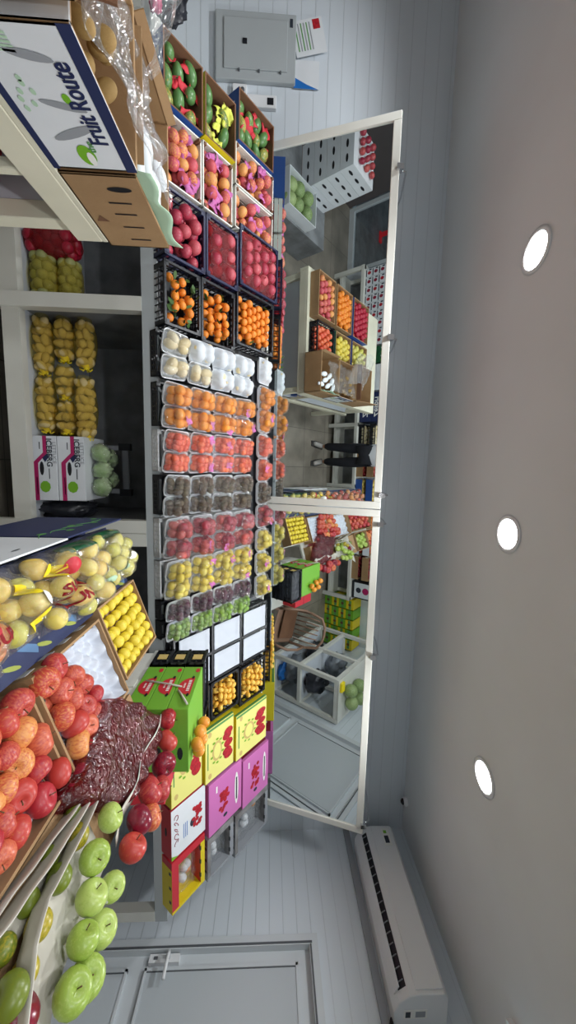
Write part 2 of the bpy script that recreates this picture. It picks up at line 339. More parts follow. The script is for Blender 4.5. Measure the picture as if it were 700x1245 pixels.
# ---------------------------------------------------------------- crates and cartons
def crate_mesh(w,l,h,kind,out='blue_card',inn='card'):
    b=MB(); t=.008
    if kind=='card':
        x,y=w/2,l/2
        b.box(-x,x,-y,y,0,t,[out,out,out,out,out,inn])
        b.box(-x,-x+t,-y,y,t,h,[out,inn,out,out,out,inn]).box(x-t,x,-y,y,t,h,[inn,out,out,out,out,inn])
        b.box(-x+t,x-t,-y,-y+t,t,h,[out,out,out,inn,out,inn]).box(-x+t,x-t,y-t,y,t,h,[out,out,inn,out,out,inn])
        for i in range(4):
            c=-l/2+l*(i+.5)/4; b.box(-x-.0012,-x,c-.022,c+.022,h*.35,h*.7,'white_ink')
        for c in (-w*.22,w*.22): b.box(c-.02,c+.02,-y-.0012,-y,h*.4,h*.7,'white_ink')
    elif kind=='wood':
        x,y=w/2,l/2
        b.box(-x,x,-y,y,0,.006,inn)
        for zz in (.012,h*.5,h-.022):
            b.box(-x,-x+.007,-y,y,zz,zz+.028,out).box(x-.007,x,-y,y,zz,zz+.028,out).box(-x,x,-y,-y+.007,zz,zz+.028,out).box(-x,x,y-.007,y,zz,zz+.028,out)
        for sx in (-1,1):
            for sy in (-1,1): b.box(sx*(x-.014)-.007,sx*(x-.014)+.007,sy*(y-.014)-.007,sy*(y-.014)+.007,0,h+.012,inn)
    else:
        x,y=w/2,l/2; p=out
        b.box(-x+.006,x-.006,-y+.006,y-.006,0,.006,p)
        for zz,th in ((0,.014),(h*.45,.008),(h-.014,.014)):
            e=.004 if zz>h*.8 else 0
            b.box(-x-e,-x+.008,-y-e,y+e,zz,zz+th,p).box(x-.008,x+e,-y-e,y+e,zz,zz+th,p).box(-x-e,x+e,-y-e,-y+.008,zz,zz+th,p).box(-x-e,x+e,y-.008,y+e,zz,zz+th,p)
        n=9
        for i in range(n+1):
            c=-x+(2*x-.008)*i/n
            b.box(c,c+.006,-y,-y+.005,0,h,p).box(c,c+.006,y-.005,y,0,h,p)
        n=max(6,int(l/.04))
        for i in range(n+1):
            c=-y+(2*y-.008)*i/n
            b.box(-x,-x+.005,c,c+.006,0,h,p).box(x-.005,x,c,c+.006,0,h,p)
        for sx in (-1,1):
            for sy in (-1,1): b.box(sx*(x-.012)-.012,sx*(x-.012)+.012,sy*(y-.012)-.012,sy*(y-.012)+.012,0,h,p)
    return b
def paper_scraps(parentM,w,l,h,mt,n,label,group):
    for i in range(n):
        cx,cy=random.uniform(-w*.38,w*.38),random.uniform(-l*.38,l*.38); s=random.uniform(.022,.038); ph=random.uniform(0,9)
        f=lambda u,v:((u-.5)*2*s+.006*math.sin(7*v+ph),(v-.5)*2*s*.8+.006*math.sin(6*u+ph),.012*math.sin(4*u+ph)*math.cos(5*v+ph*2)+random.uniform(-.002,.002))
        b=MB().grid(f,5,5,mt)
        o=single('wrapping_paper',b,label,'paper',parentM@T(cx,cy,h+random.uniform(0,.012))@RZ(random.uniform(0,360))@RX(random.uniform(-35,35)),group)
        md=o.modifiers.new('thick','SOLIDIFY'); md.thickness=.0008
# ---------------------------------------------------------------- back stand (rail, posts, shelf, sloping board)
st=thing('display_stand','long white framed stand with sloping top along the back wall','stand',T(0,2.15,0))
def sp_(name,b,label=None): return ob(name,b,T(0,-2.15,0),st,label)
XA,XB=-2.08,2.96
sp_('top_rail',MB().box(XA,XB,2.10,2.15,.955,1.035,'panel_grey'))
sp_('bottom_rail',MB().box(XA,XB,2.12,2.17,.225,.315,'white_paint'))
for x in (-2.05,-.83,.36,.435,1.65,2.915): sp_('post',MB().box(x-.036,x+.036,2.095,2.155,0,.955,'white_paint'))
for x in (-2.05,.40,2.9): sp_('post',MB().box(x-.03,x+.03,2.9,2.95,0,1.6,'white_paint'))
sp_('lower_shelf',MB().box(XA,XB,2.17,2.97,.25,.27,'pale_board'))
M_=SL((XA+XB)/2,.5,-.02); L_=(XB-XA)/2
sp_('sloping_board',MB().box(-L_,L_,-.53,.48,-.015,.015,'grey_board',M_))
sp_('back_panel',MB().box(XA,XB,2.955,2.975,.27,1.6,'grey_board'))
sp_('end_panel',MB().prism([(2.15,.3),(2.93,.3),(2.93,1.6),(2.15,1.0)],-.01,.01,'grey_board',Matrix(((0,0,1,XA),(1,0,0,0),(0,1,0,0),(0,0,0,1)))))
for x in (-.84,.36,1.7): sp_('divider',MB().prism([(2.2,.27),(2.93,.27),(2.93,1.5),(2.2,.95)],-.008,.008,'grey_board',Matrix(((0,0,1,x),(1,0,0,0),(0,1,0,0),(0,0,0,1)))))
# ------ crates on the slope
def crate(xa,xb,sa,sb,h,kind,out,inn,name,label,cat,off=0.,tilt=0):
    M=SL((xa+xb)/2,(sa+sb)/2,off)@RX(tilt)
    b=crate_mesh(xb-xa,sb-sa,h,kind,out,inn)
    single(name,b,label,cat,M); return M,xb-xa,sb-sa
def fill(M,w,l,name,kind,mt,r,label,group,layers=1,z0=.008,skip=0.,elong=None,cat=None,pitch=1.95,m=.01):
    for x,y,z in spots(w-2*m,l-2*m,r,layers,skip=skip,pitch=pitch):
        p=M@Vector((x,y,z0+z)); rr=random.uniform(.92,1.05)*r
        loose(name,kind if isinstance(kind,str) else random.choice(kind),mt if isinstance(mt,str) else random.choice(mt),p,rr,label,group,cat)
H=.125
for i,(xa,xb,sa,sb,where) in enumerate(((-2.05,-1.74,-.05,.19,'next to the front rail'),(-2.05,-1.75,.205,.43,'in the middle, lined with yellow foam nets'),(-2.16,-1.89,.455,.77,'against the wall beside the switch'))):
    M,w_,l_=crate(xa,xb,sa,sb,H,'card','blue_card' if i!=1 else 'gold_card','card_dark','mango_carton','open blue cardboard carton of mangoes '+where if i!=1 else 'open cardboard carton of mangoes '+where,'carton')
    g='mangoes in carton '+where
    for x,y,z in spots(w_-.02,l_-.02,.044,1,pitch=1.75):
        p=M@Vector((x,y,.082+random.uniform(-.01,.008))); loose('mango','mango','mango_green',p,.047,'green and yellow mango in the carton '+where,g,'mango',rot=RZ(random.uniform(-60,60))@RY(90+random.uniform(-30,30)))
    paper_scraps(M,w_,l_,.092,'red_paper' if i!=1 else 'yellow_foam',9 if i==1 else 7,('red tissue scrap' if i!=1 else 'yellow foam net scrap')+' among the mangoes '+where,g+' paper')
for i,(xa,xb,sa,sb,where) in enumerate(((-1.72,-1.40,-.05,.19,'by the front rail below the mango carton'),(-1.73,-1.40,.2,.42,'in the second row from the rail'),(-1.88,-1.655,.445,.79,'behind, next to the mangoes'),(-1.645,-1.42,.445,.79,'behind, next to the pomegranates'))):
    M,w_,l_=crate(xa,xb,sa,sb,.105,'wood','white_paint','card_dark','fruit_crate','white slatted crate of nectarines '+where,'crate')
    fill(M,w_,l_,'nectarine','pom' if 0 else 'citrus','nectarine',.034,'pink and yellow nectarine in the white crate '+where,'nectarines '+where,2,z0=.024)
    paper_scraps(M,w_,l_,.105,'purple_paper',10 if i<3 else 4,'pink wrapping paper scrap among nectarines '+where,'pink paper '+where)
for i,(xa,xb,sa,sb,where) in enumerate(((-1.37,-1.055,-.05,.205,'next to the front rail'),(-1.375,-1.06,.22,.46,'in the middle of three'),(-1.45,-1.115,.485,.84,'next to the mirror'))):
    M,w_,l_=crate(xa,xb,sa,sb,.12,'plastic','navy_plastic','navy_plastic','plastic_crate','dark blue plastic crate of pomegranates '+where,'crate')
    fill(M,w_,l_,'pomegranate','pom','pomegranate',.036,'pink red pomegranate in the dark blue crate '+where,'pomegranates '+where,2,z0=.026)
    if i:
        f=lambda u,v,w_=w_,l_=l_:((u-.5)*(w_-.03),(v-.5)*(l_-.03),.128*min(1,6*min(u,1-u,v,1-v)+.75)+.014*noise.noise(Vector((u*9,v*9,i))))
        single('net_bag',MB().grid(f,16,16,'red_net'),'red net over the pomegranates '+where,'net',M)
for i,(xa,xb,sa,sb,where) in enumerate(((-1.025,-.72,-.05,.175,'next to the front rail'),(-1.03,-.70,.19,.44,'in the middle of three'),(-1.09,-.76,.465,.81,'next to the mirror'))):
    M,w_,l_=crate(xa,xb,sa,sb,.115,'plastic','black_plastic','black_plastic','plastic_crate','black plastic crate of mandarins '+where,'crate')
    fill(M,w_,l_,'mandarin','citrus','mandarin',.0245,'small orange mandarin in the black crate '+where,'mandarins '+where,2 if i else 2,z0=.045,skip=(.3,.08,.0)[i],m=.028)
    for k in range((26,10,4)[i]):
        p=M@Vector((random.uniform(-w_*.4,w_*.4),random.uniform(-l_*.4,l_*.4),.12+random.uniform(-.01,.008)))
        lf=MB().prism([(0,0),(.012,.01),(.03,.008),(.045,0),(.03,-.009),(.012,-.009)],0,.0008,'leaf')
        single('leaf',lf,'green leaf lying on the mandarins '+where,'leaf',T(*p)@rrot(),'leaves on the mandarins '+where)
# ------ wrapped trays
PK={}
def pack(M,kind,mt,r,nx,ny,name,label,group,lay=1,wrap='clear_film',w=.118,l=.166):
    t=thing('fruit_tray',label,'tray of fruit',M,group)
    if 'tray' not in PK:
        f=[]
        b=MB(); 
        def ring(sx,sy,z,rr=.02):
            out=[]
            for cx,cy,a0 in ((1,1,0),(-1,1,90),(-1,-1,180),(1,-1,270)):
                for k in range(4):
                    a=R(a0+k*30); out.append((cx*(sx-rr)+rr*math.cos(a),cy*(sy-rr)+rr*math.sin(a),z))
            return out
        rings=[ring(w/2-.012,l/2-.012,.003),ring(w/2-.002,l/2-.002,.024),ring(w/2+.002,l/2+.002,.026),ring(w/2+.001,l/2+.001,.022),ring(w/2-.011,l/2-.011,0)]
        vs=sum(rings,[]); n=16; fs=[(i*n+k,i*n+(k+1)%n,(i+1)*n+(k+1)%n,(i+1)*n+k) for i in range(4) for k in range(n)]+[tuple(range(n)),tuple(range(4*n,5*n))[::-1]]
        b.add(vs,fs,'foam',None,True); PK['tray']=b.mesh('foam_tray')
    ob('foam_tray',PK['tray'],parent=t)
    ps=[]
    for k in range(lay):
        for j in range(ny-k):
            for i in range(nx):
                ps.append(((i-(nx-1)/2)*min(2*r,(w-.018-2*r)/max(1,nx-1)),(j-(ny-1-k)/2)*((l-.02-2*r)/max(1,ny-1))+0*k,.004+r*(1+1.45*k)))
    ps=[(x+random.uniform(-.005,.005),y+random.uniform(-.006,.006),z+random.uniform(-.002,.006)) for x,y,z in ps]
    for x,y,z in ps:
        ob(name,fruit(kind,mt if isinstance(mt,str) else random.choice(mt)),T(x,y,z)@rrot()@Matrix.Diagonal((r,r,r,1)),t)
    key=(r,nx,ny,lay,wrap,random.randint(0,1))
    if key not in PK:
        sd=random.random()*50
        def hf(u,v):
            x=(u-.5)*(w+.002); y=(v-.5)*(l+.002); z=.03
            e=min(u,1-u)*w; e2=min(v,1-v)*l; ed=min(1,min(e,e2)/.016)
            for (a,c,q) in ps:
                d2=(x-a)**2+(y-c)**2; rr=(r*1.12)
                if d2<rr*rr: z=max(z,q+math.sqrt(rr*rr-d2)*1.02)
            zz=max(z,.8*max(p[2] for p in ps))
            return (x,y,.022+(zz-.022)*math.sqrt(ed)+.0022*noise.noise(Vector((u*14+sd,v*14,0)))*(ed))
        PK[key]=MB().grid(hf,14,18,wrap).mesh('plastic_wrap')
    if kind in('citrus','apple') and random.random()<.5:
        q=random.uniform(-.02,.02); q2=random.uniform(-.04,.04); zz0=max(p[2] for p in ps)+r*.75
        ob('paper_scrap',MB().grid(lambda u,v:(q+(u-.5)*.05,q2+(v-.5)*.035,zz0+.006*math.sin(u*9)*math.cos(v*7)),5,5,'purple_paper'),RZ(random.uniform(0,90)),t)
    ob('plastic_wrap' if wrap!='foam_net' else 'foam_wrap',PK[key],parent=t)
    return t
ORD=['nearest the front rail','second from the rail','third from the rail','farthest from the rail']
def section(x0,x1,kind,mt,r,nx,ny,name,adj,up,dn,lay=1,wrap='clear_film',liner=None,cmat='black_plastic',clabel='',bh=.055,rows=2,special=None):
    xm=(x0+x1)/2
    b=crate_mesh(x1-x0-.004,.70,bh,'plastic',cmat,cmat) if cmat!='grey' else None
    single('plastic_crate',crate_mesh(x1-x0-.004,.70,bh,'plastic' ,cmat,cmat),clabel,'crate',SL(xm,.28,0))
    pit=(x1-x0)/rows
    for rr in range(rows):
        side=', towards '+up if rr==0 else ', towards '+dn
        if rows==1: side=''
        xc=x0+pit*(rr+.5)
        for k in range(4):
            s=.0+.172*k+.02
            M=SL(xc+random.uniform(-.002,.002),s,bh+.004+(.012 if rr==0 else 0))@RY(11)@RX(-5)@RZ(random.uniform(-4,4))
            kk,mm,wr,ad=kind,mt,wrap,adj
            if special and special(rr,k): kk,mm,wr,ad=special(rr,k)
            pack(M,kk,mm,r,nx,ny,name,f'{ad}, {ORD[k]}{side}','wrapped trays: '+adj,lay,wr)
W0='wrapped tray of '
section(-.70,-.46,'egg','cream_fruit',.035,2,2,'pale_fruit',W0+'cream coloured fruit','the mandarin crates','the oranges',clabel='long black crate under the trays of cream coloured fruit',
    special=lambda rr,k:None if k==0 or (k==1 and rr==1) else ('egg','cream_fruit','foam_net','white foam netted tray of fruit'))
section(-.435,-.20,'citrus','orange_skin',.0305,2,3,'orange',W0+'oranges','the cream coloured fruit','the tomatoes',lay=2,clabel='long black crate under the trays of oranges')
section(-.185,.045,'citrus','tomato',.0235,3,4,'tomato',W0+'red tomatoes','the oranges','the kiwis',clabel='long white crate under the trays of tomatoes',cmat='white_plastic',lay=2)
section(.06,.285,'egg','kiwi_skin',.0255,3,3,'kiwi',W0+'brown kiwis','the tomatoes','the red apples',clabel='long black crate under the trays of kiwis',lay=2)
section(.30,.53,'apple','apple_wine',.0315,2,3,'apple',W0+'dark red apples','the kiwis','the yellow fruit',lay=2,clabel='long white crate under the trays of red apples',cmat='white_plastic')
section(.545,.765,'citrus','yellow_skin',.0275,2,3,'yellow_fruit',W0+'yellow fruit','the red apples','the plums',lay=2,clabel='long white crate under the trays of yellow fruit',cmat='white_plastic')
section(.78,.895,'round','plum',.023,3,3,'plum',W0+'dark plums','the yellow fruit','the green limes',clabel='narrow black crate under the trays of plums',rows=1,lay=2)
section(.90,1.015,'round','lime',.0195,3,4,'lime',W0+'small green limes','the plums','the empty white trays',clabel='narrow black crate under the trays of limes',rows=1,lay=2)
# upper edge column of standing packs
col=[(-.64,'egg','cream_fruit','foam_net',.029,2,3,'pale_fruit','white foam netted pack','next to the mandarin crate'),
(-.46,'citrus','orange_skin','clear_film',.0285,2,3,'orange','wrapped pack of oranges','beside the white foam pack'),
(-.31,'citrus','orange_skin','clear_film',.0285,2,3,'orange','wrapped pack of oranges','beside the tomatoes'),
(-.135,'citrus','tomato','clear_film',.0235,3,4,'tomato','wrapped pack of tomatoes','beside the oranges'),
(.03,'citrus','tomato','clear_film',.0235,3,4,'tomato','wrapped pack of tomatoes','beside the kiwis'),
(.19,'egg','kiwi_skin','clear_film',.021,3,4,'kiwi','wrapped pack of kiwis','between tomatoes and red apples'),
(.355,'apple','apple_wine','clear_film',.0285,2,3,'apple','wrapped pack of dark red apples','beside the kiwis'),
(.53,'citrus','yellow_skin','clear_film',.0275,2,3,'yellow_fruit','wrapped pack of yellow fruit','beside the red apples'),
(.70,'citrus','yellow_skin','clear_film',.0275,2,3,'yellow_fruit','wrapped pack of yellow fruit','middle of the yellow three'),
(.87,'citrus','yellow_skin','clear_film',.0275,2,3,'yellow_fruit','wrapped pack of yellow fruit','beside the empty white trays')]
single('support_box',MB().box(-.83,.83,-.09,.09,0,.08,'black_plastic'),'long low black box under the wrapped packs nearest the mirror','box',SL(.125,.73,0))
for x,kd,mt_,wr,r_,nx,ny,nm,ad,wh in col:
    pack(SL(x,.728,.085)@RZ(90)@RY(8),kd,mt_,r_,nx,ny,nm,ad+' below the mirror, '+wh,'wrapped packs on the top edge',2 if wr=='clear_film' else 1,wr)
# black crates with white paper pads
M=SL(1.225,.42,0); b=crate_mesh(.40,.84,.08,'plastic','black_plastic','black_plastic')
b.box(-.008,.008,-.42,.42,0,.085,'black_plastic').box(-.2,.2,-.135,-.12,0,.085,'black_plastic').box(-.2,.2,.13,.145,0,.085,'black_plastic')
single('plastic_crate',b,'black crate divided into six cells holding empty white trays','crate',M)
for i in range(2):
    for j in range(3):
        def f(u,v): 
            q=min(u,1-u,v,1-v); return ((u-.5)*.165,(v-.5)*.235,.012*(1-min(1,q*10))+.003*noise.noise(Vector((u*6+i,v*6+j*3,1))))
        wh=['nearest the front rail','in the middle','nearest the mirror'][j]; sd_=['beside the limes','beside the small yellow fruit'][i]
        o=single('paper_tray',MB().grid(f,12,12,'white_tray'),f'empty white tray in the black crate, {wh}, {sd_}','tray',M@T(-.097+i*.194,-.275+j*.275,.075),'empty white trays'); 
        mo=o.modifiers.new('s','SOLIDIFY'); mo.thickness=.004; mo.offset=1
# loquats in black boxes
for i,(xa,xb,sa,sb,wh) in enumerate(((1.44,1.70,.02,.26,'near the front rail'),(1.44,1.70,.28,.53,'in the middle'),(1.46,1.74,.55,.82,'next to the mirror'))):
    M,w_,l_=crate(xa,xb,sa,sb,.09,'plastic','black_plastic','black_plastic','plastic_crate','black crate of small yellow loquats '+wh,'crate')
    fill(M,w_,l_,'loquat','egg','loquat',.0215,'small yellow loquat in the black crate '+wh,'loquats '+wh,3,z0=.02,m=.02,skip=.06)
# ------ pomegranate cartons
def ellipse(cx,cy,rx,ry,n=14,a0=0): return [(cx+rx*math.cos(2*math.pi*k/n+a0),cy+ry*math.sin(2*math.pi*k/n+a0)) for k in range(n)]
def decal(b,F,pts,mt,z=.0012): b.add([tuple(F@Vector((x,y,z))) for x,y in pts],[tuple(range(len(pts)))],mt)
def carton(xa,xb,sa,sb,h,style,label,off=.0):
    w_,l_=xb-xa,sb-sa; x,y=w_/2,l_/2; M=SL((xa+xb)/2,(sa+sb)/2,off)
    c={'yellow':['gold_card','gold_card','gold_card','gold_card','card','yellow_card'],'pink':['maroon_card','pink_card','pink_card','pink_card','card','pink_card'],
       'white':['maroon_card','red_card','red_card','red_card','card','white_card'],'grey':['grey_card']*5+['grey_card']}[style]
    t=thing('pomegranate_carton' if style!='grey' else 'printed_carton',label,'carton',M)
    b=MB().box(-x,x,-y,y,0,h,c)
    F=T(0,0,h)
    if style=='yellow':
        decal(b,F,[(-x+.004,-y+.004),(-x+.02,-y+.004),(-x+.02,y-.004),(-x+.004,y-.004)],'green_ink')
        for k,(px,py) in enumerate(((-.06,.25),(0,.3),(.06,.25),(-.09,.3),(.09,.3))): decal(b,F,ellipse(px*w_/.4,py*l_,.032*w_/.4,.16*l_),'red_ink',.0014+.0002*k)
        decal(b,F,ellipse(0,-.1*l_,.075*w_/.4,.17*l_),'tan_ink'); decal(b,F,ellipse(0,-.1*l_,.058*w_/.4,.12*l_),'yellow_card',.002)
        for a in range(10): decal(b,F,ellipse(.09*w_/.4*math.cos(a*.628),-.1*l_+.22*l_*math.sin(a*.628)*.9,.008,.012,6),'lime_ink',.0022)
        for sx in(-1,1): decal(b,F,ellipse(sx*x*.78,-.35*l_,.02,.015,8),'tan_ink')
        decal(b,F,[(-x*.5,-.43*l_),(x*.5,-.43*l_),(x*.5,-.40*l_),(-x*.5,-.40*l_)],'green_ink')
    if style in('pink','white'):
        kx=w_/.4
        for k in range(26):
            px=random.uniform(-.09,.09)*kx; py=(-.05 if style=='pink' else .24)*l_+random.uniform(-.13,.13)*l_
            decal(b,F,ellipse(px,py,.016*kx,.05*l_,8,random.random()),'red_ink',.0012+.0002*(k%6))
        if style=='pink':
            decal(b,F,ellipse(0,.33*l_,.13*kx,.06*l_,18),'white_ink'); decal(b,F,[(-.09*kx,.31*l_),(.09*kx,.31*l_),(.09*kx,.35*l_),(-.09*kx,.35*l_)],'dark_ink',.002)
            decal(b,F,ellipse(.13*kx,-.02*l_,.014,.02,10),'dark_ink'); decal(b,F,[(-.15*kx,-.3*l_),(-.1*kx,-.3*l_),(-.1*kx,-.26*l_),(-.15*kx,-.26*l_)],'white_ink')
        else:
            for q in range(3): decal(b,F,[(-.02*kx,(-.16+.05*q)*l_),(.10*kx,(-.16+.05*q)*l_),(.10*kx,(-.145+.05*q)*l_),(-.02*kx,(-.145+.05*q)*l_)],'blue_ink')
            decal(b,F,ellipse(.03*kx,.1*l_,.028,.018),'dark_ink')
            # flowing script word along the front edge
            for q in range(5): b.tube([tuple(F@Vector(((-.12+.05*q+.018*math.cos(a*.7)*1.2)*kx,-.36*l_+.05*l_*math.sin(a*.7+q)*1.1,.0015))) for a in range(8)],.0022,'maroon_card',5)
            decal(b,F,[(x-.03,-y),(x,-y),(x,-y+.05)],'lime_ink')
        Fx=face((-x,0,h/2),(-1,0,0),(0,0,1)); decal(b,Fx,[(-.05,-.012),(.05,-.012),(.05,.012),(-.05,.012)],'white_ink' if style=='pink' else 'maroon_card')
    Fy=face((0,-y,h/2),(0,-1,0),(0,0,1))
    if style=='yellow':
        for q in range(4): decal(b,Fy,ellipse(-x*.6+q*x*.4,0,.02,.02,8),'red_ink')
    if style=='grey':
        for q in range(9): decal(b,F,ellipse(random.uniform(-x,x)*.75,random.uniform(-y,y)*.75,.02,.016,7,random.random()),random.choice(['white_ink','dark_ink','white_ink','grey_plastic']),.0012+.0001*q)
    bevel(ob('box_body',b,parent=t),.002,1)
    hs=MB().prism(ellipse(0,0,.03,.01,12),-.001,.0016,'black_plastic',Fy); ob('hand_hole',hs,parent=t)
    tr=MB(); 
    for sx in(-1,1): tr.box(sx*(x+.0012)-.0012,sx*(x+.0012)+.0012,-y,y,h-.022,h-.004,c[3] if style!='yellow' else 'green_ink')
    ob('lid_edge',tr,parent=t); return t
carton(1.53,2.08,-.06,.175,.115,'yellow','yellow pomegranate carton next to the front rail, partly behind the red apples')
carton(1.72,2.10,.195,.45,.125,'yellow','yellow pomegranate carton, middle of the three yellow ones')
carton(1.765,2.11,.47,.80,.13,'yellow','yellow pomegranate carton nearest the mirror')
carton(2.10,2.44,-.06,.205,.11,'white','white pomegranate carton with maroon script by the front rail')
carton(2.13,2.52,.225,.535,.125,'pink','pink pomegranate carton next to the white script carton')
carton(2.17,2.56,.55,.84,.125,'pink','pink pomegranate carton nearest the mirror')
# last column: red and yellow display carton with window, two silvery ones
for i,(xa,xb,sa,sb,lab) in enumerate(((2.46,2.83,-.06,.20,'red and yellow open carton at the end of the stand by the front rail'),(2.55,2.87,.225,.47,'grey patterned open carton at the end of the stand, middle one'),(2.58,2.93,.49,.86,'grey patterned open carton at the end of the stand under the mirror'))):
    w_,l_=xb-xa,sb-sa; x,y,h=w_/2,l_/2,.11
    t=thing('fruit_carton',lab,'carton',SL((xa+xb)/2,(sa+sb)/2,0))
    c='red_card' if i==0 else 'grey_card'; c2='gold_card' if i==0 else 'grey_plastic'
    b=MB().box(-x,x,-y,y,0,.01,c2).box(-x,-x+.05,-y,y,.01,h,[c]*6).box(x-.02,x,-y,y,.01,h,[c2]*6).box(-x+.05,x-.02,-y,-y+.05 if i==0 else -y+.03,.01,h,[c2,c2,c2,c,c,c]).box(-x+.05,x-.02,y-.035,y,.01,h,[c,c,c,c,c,c2])
    for k in range(3):
        b.box(-x*.6+k*x*.55,-x*.6+k*x*.55+.03,y-.038,y-.03,h-.01,h+.0015,'black_plastic').box(-x*.6+k*x*.55,-x*.6+k*x*.55+.02,-y-.001,-y+.004,h-.03,h-.01,'black_plastic')
    ob('box_body',b,parent=t)
    f=lambda u,v:(-x+.05+u*(w_-.07),-y+.05+v*(l_-.09),.06+.02*noise.noise(Vector((u*6+i,v*5,0)))+.02*math.sin(u*3.1)*math.sin(v*3.1))
    ob('plastic_bag',MB().grid(f,16,16,'crumpled_film'),parent=t)
    g=MB()
    for k in range(5): g.lathe([(.001,.03),(.022,.018),(.028,0),(.022,-.018),(.001,-.03)],'white_card' if k!=2 else 'orange_skin',10,T(random.uniform(-x*.5,x*.6),random.uniform(-y*.3,y*.45),.04))
    ob('contents',g,parent=t)
# ------ goods on the lower shelf
def tater_bag(cx,cy,cz,L,rad,axis,kind,mt,net,name,label,group,fr=.03,ties=True,cat='bag'):
    M=T(cx,cy,cz)@(RY(90) if axis=='x' else I4)@RZ(random.uniform(0,40))
    t=thing(name,label,cat,M,group)
    n=int(L/(fr*1.5))
    for k in range(n):
        z=-L/2+fr+(L-2*fr)*k/max(1,n-1); q=max(4,int(2*math.pi*(rad-fr*.6)/(1.75*fr)))
        for j in range(q):
            a=2*math.pi*(j+.5*(k%2))/q; rr=rad-fr
            ob('potato' if kind=='potato' else 'onion',fruit(kind,mt,12,8),T(rr*math.cos(a),rr*math.sin(a),z)@rrot()@Matrix.Diagonal((fr,fr,fr,1)),t)
    pr=[]
    for i in range(15):
        u=i/14; zz=-L/2-.01+(L+.02)*u; pr.append((rad*1.03*(math.sin(math.pi*min(max(u,.06),.94)))**.35+.004,zz))
    b=MB().lathe(pr,net,18); b.v=[tuple(Vector(p)*(1+.05*noise.noise(Vector(p)*22))) for p in b.v]
    ob('net',b,parent=t)
    if ties:
        tt=MB()
        for k in range(5):
            a=k*1.3; tt.tube([(0,0,L/2),(.02*math.cos(a),.02*math.sin(a),L/2+.02),(.035*math.cos(a+.5),.035*math.sin(a+.5),L/2+.01)],.004,'tie',5)
        tt.lathe([(.02,L/2-.03),(.028,L/2-.01),(.012,L/2+.012)],'tie',10); ob('tie',tt,parent=t)
PG='netted potato bags on the lower shelf'
for x,y,z,L,rd,ax,lb in ((-.66,2.30,.325,.30,.056,'x','netted potato bag at the bottom beside the white post'),(-.33,2.30,.325,.30,.056,'x','netted potato bag at the bottom beside the lettuce cartons'),
  (-.70,2.32,.435,.22,.056,'x','netted potato bag in the middle layer beside the white post'),(-.46,2.31,.435,.17,.056,'x','netted potato bag in the middle layer, centre, with bright yellow tie'),(-.26,2.31,.435,.17,.058,'x','netted potato bag in the middle layer beside the lettuce cartons'),
  (-.68,2.33,.55,.26,.058,'x','netted potato bag on top beside the white post'),(-.31,2.30,.552,.34,.060,'x','longest netted potato bag on top towards the lettuce'),(-.22,2.5,.36,.26,.07,'z','dark potato bag standing behind the others')):
    tater_bag(x,y,z,L,rd,ax,'potato','potato','yellow_net','potato_bag',lb,PG)
tater_bag(-1.03,2.32,.345,.26,.075,'x','round','onion_green','yellow_net','onion_bag','netted bag of pale green onions lying behind the white post',None,.032,False)
tater_bag(-1.02,2.34,.475,.24,.065,'x','round','onion_green','yellow_net','onion_bag','netted bag of pale green onions lying on the other green bag',None,.03,False)
tater_bag(-1.22,2.32,.40,.26,.09,'z','round','onion_red','red_net','onion_bag','red netted onion bag seen under the table corner',None,.034,False)
for k,(z,lb) in enumerate(((.27,'white iceberg lettuce carton with magenta stripe, lower of two'),(.425,'white iceberg lettuce carton with magenta stripe, upper of two'))):
    t=thing('lettuce_carton',lb,'carton',T(.045,2.34,z))
    b=MB().box(-.185,.185,-.13,.13,0,.15,'white_card'); F=face((0,-.13,.075),(0,-1,0),(0,0,1))
    decal(b,F,[(-.185,.0),(-.09,.0),(-.06,-.03),(-.06,-.03),(-.035,-.055),(.185,-.055),(.185,-.03),(-.03,-.03),(-.085,.022),(-.185,.022)],'magenta_ink')
    decal(b,F,[(-.085,.022),(-.06,-.005),(-.035,.01),(-.07,.035)],'navy_ink',.002)
    decal(b,F,ellipse(.105,.005,.034,.03,9),'lime_ink'); decal(b,F,ellipse(.0,-.01,.04,.012,12),'black_plastic')
    for q,(xx0,xx1,yy) in enumerate(((-.15,-.11,-.02),(.05,.15,-.042),(.0,.06,.028))): decal(b,F,[(xx0,yy),(xx1,yy),(xx1,yy+.005),(xx0,yy+.005)],'dark_ink')
    bevel(ob('box_body',b,parent=t),.002,1)
    lettering('ICEBERG',.042,'dark_ink',F@T(-.09,.034,.002),t,.0008); lettering('LETTUCE',.03,'grey_plastic',F@T(-.09,.062,.002),t)
def blob(cx,cy,cz,sx,sy,sz,mt,amp=.15,fq=12,seed=0,n=20,k=12):
    b=MB(); b.lathe([(max(.01,math.sin(math.pi*i/k)),-math.cos(math.pi*i/k)) for i in range(k+1)],mt,n)
    vs=[]
    for p in b.v:
        v=Vector(p); q=1+amp*noise.noise(v*fq*.2+Vector((seed,0,0)))+amp*.5*noise.noise(v*fq*.6+Vector((0,seed,0))); vs.append((v.x*q*sx,v.y*q*sy,v.z*q*sz))
    b.v=vs; return b
for k,(x,y) in enumerate(((-.05,2.31),(.05,2.32),(.15,2.31),(-.02,2.41),(.11,2.41))):
    t=thing('lettuce','wrapped iceberg lettuce head on the white cartons, '+['end by the potatoes','front centre','end by the dark bag','back, potato side','back, dark bag side'][k],'lettuce',T(x,y,.628),'iceberg lettuce heads')
    ob('head',blob(0,0,0,.056,.056,.05,'lettuce',.35,20,k),parent=t); ob('plastic_wrap',blob(0,0,0,.062,.062,.056,'clear_film',.2,20,k+3),parent=t)
t=thing('hand_truck_crate','grey folding crate standing behind the lettuce cartons','crate',T(.05,2.58,.27))
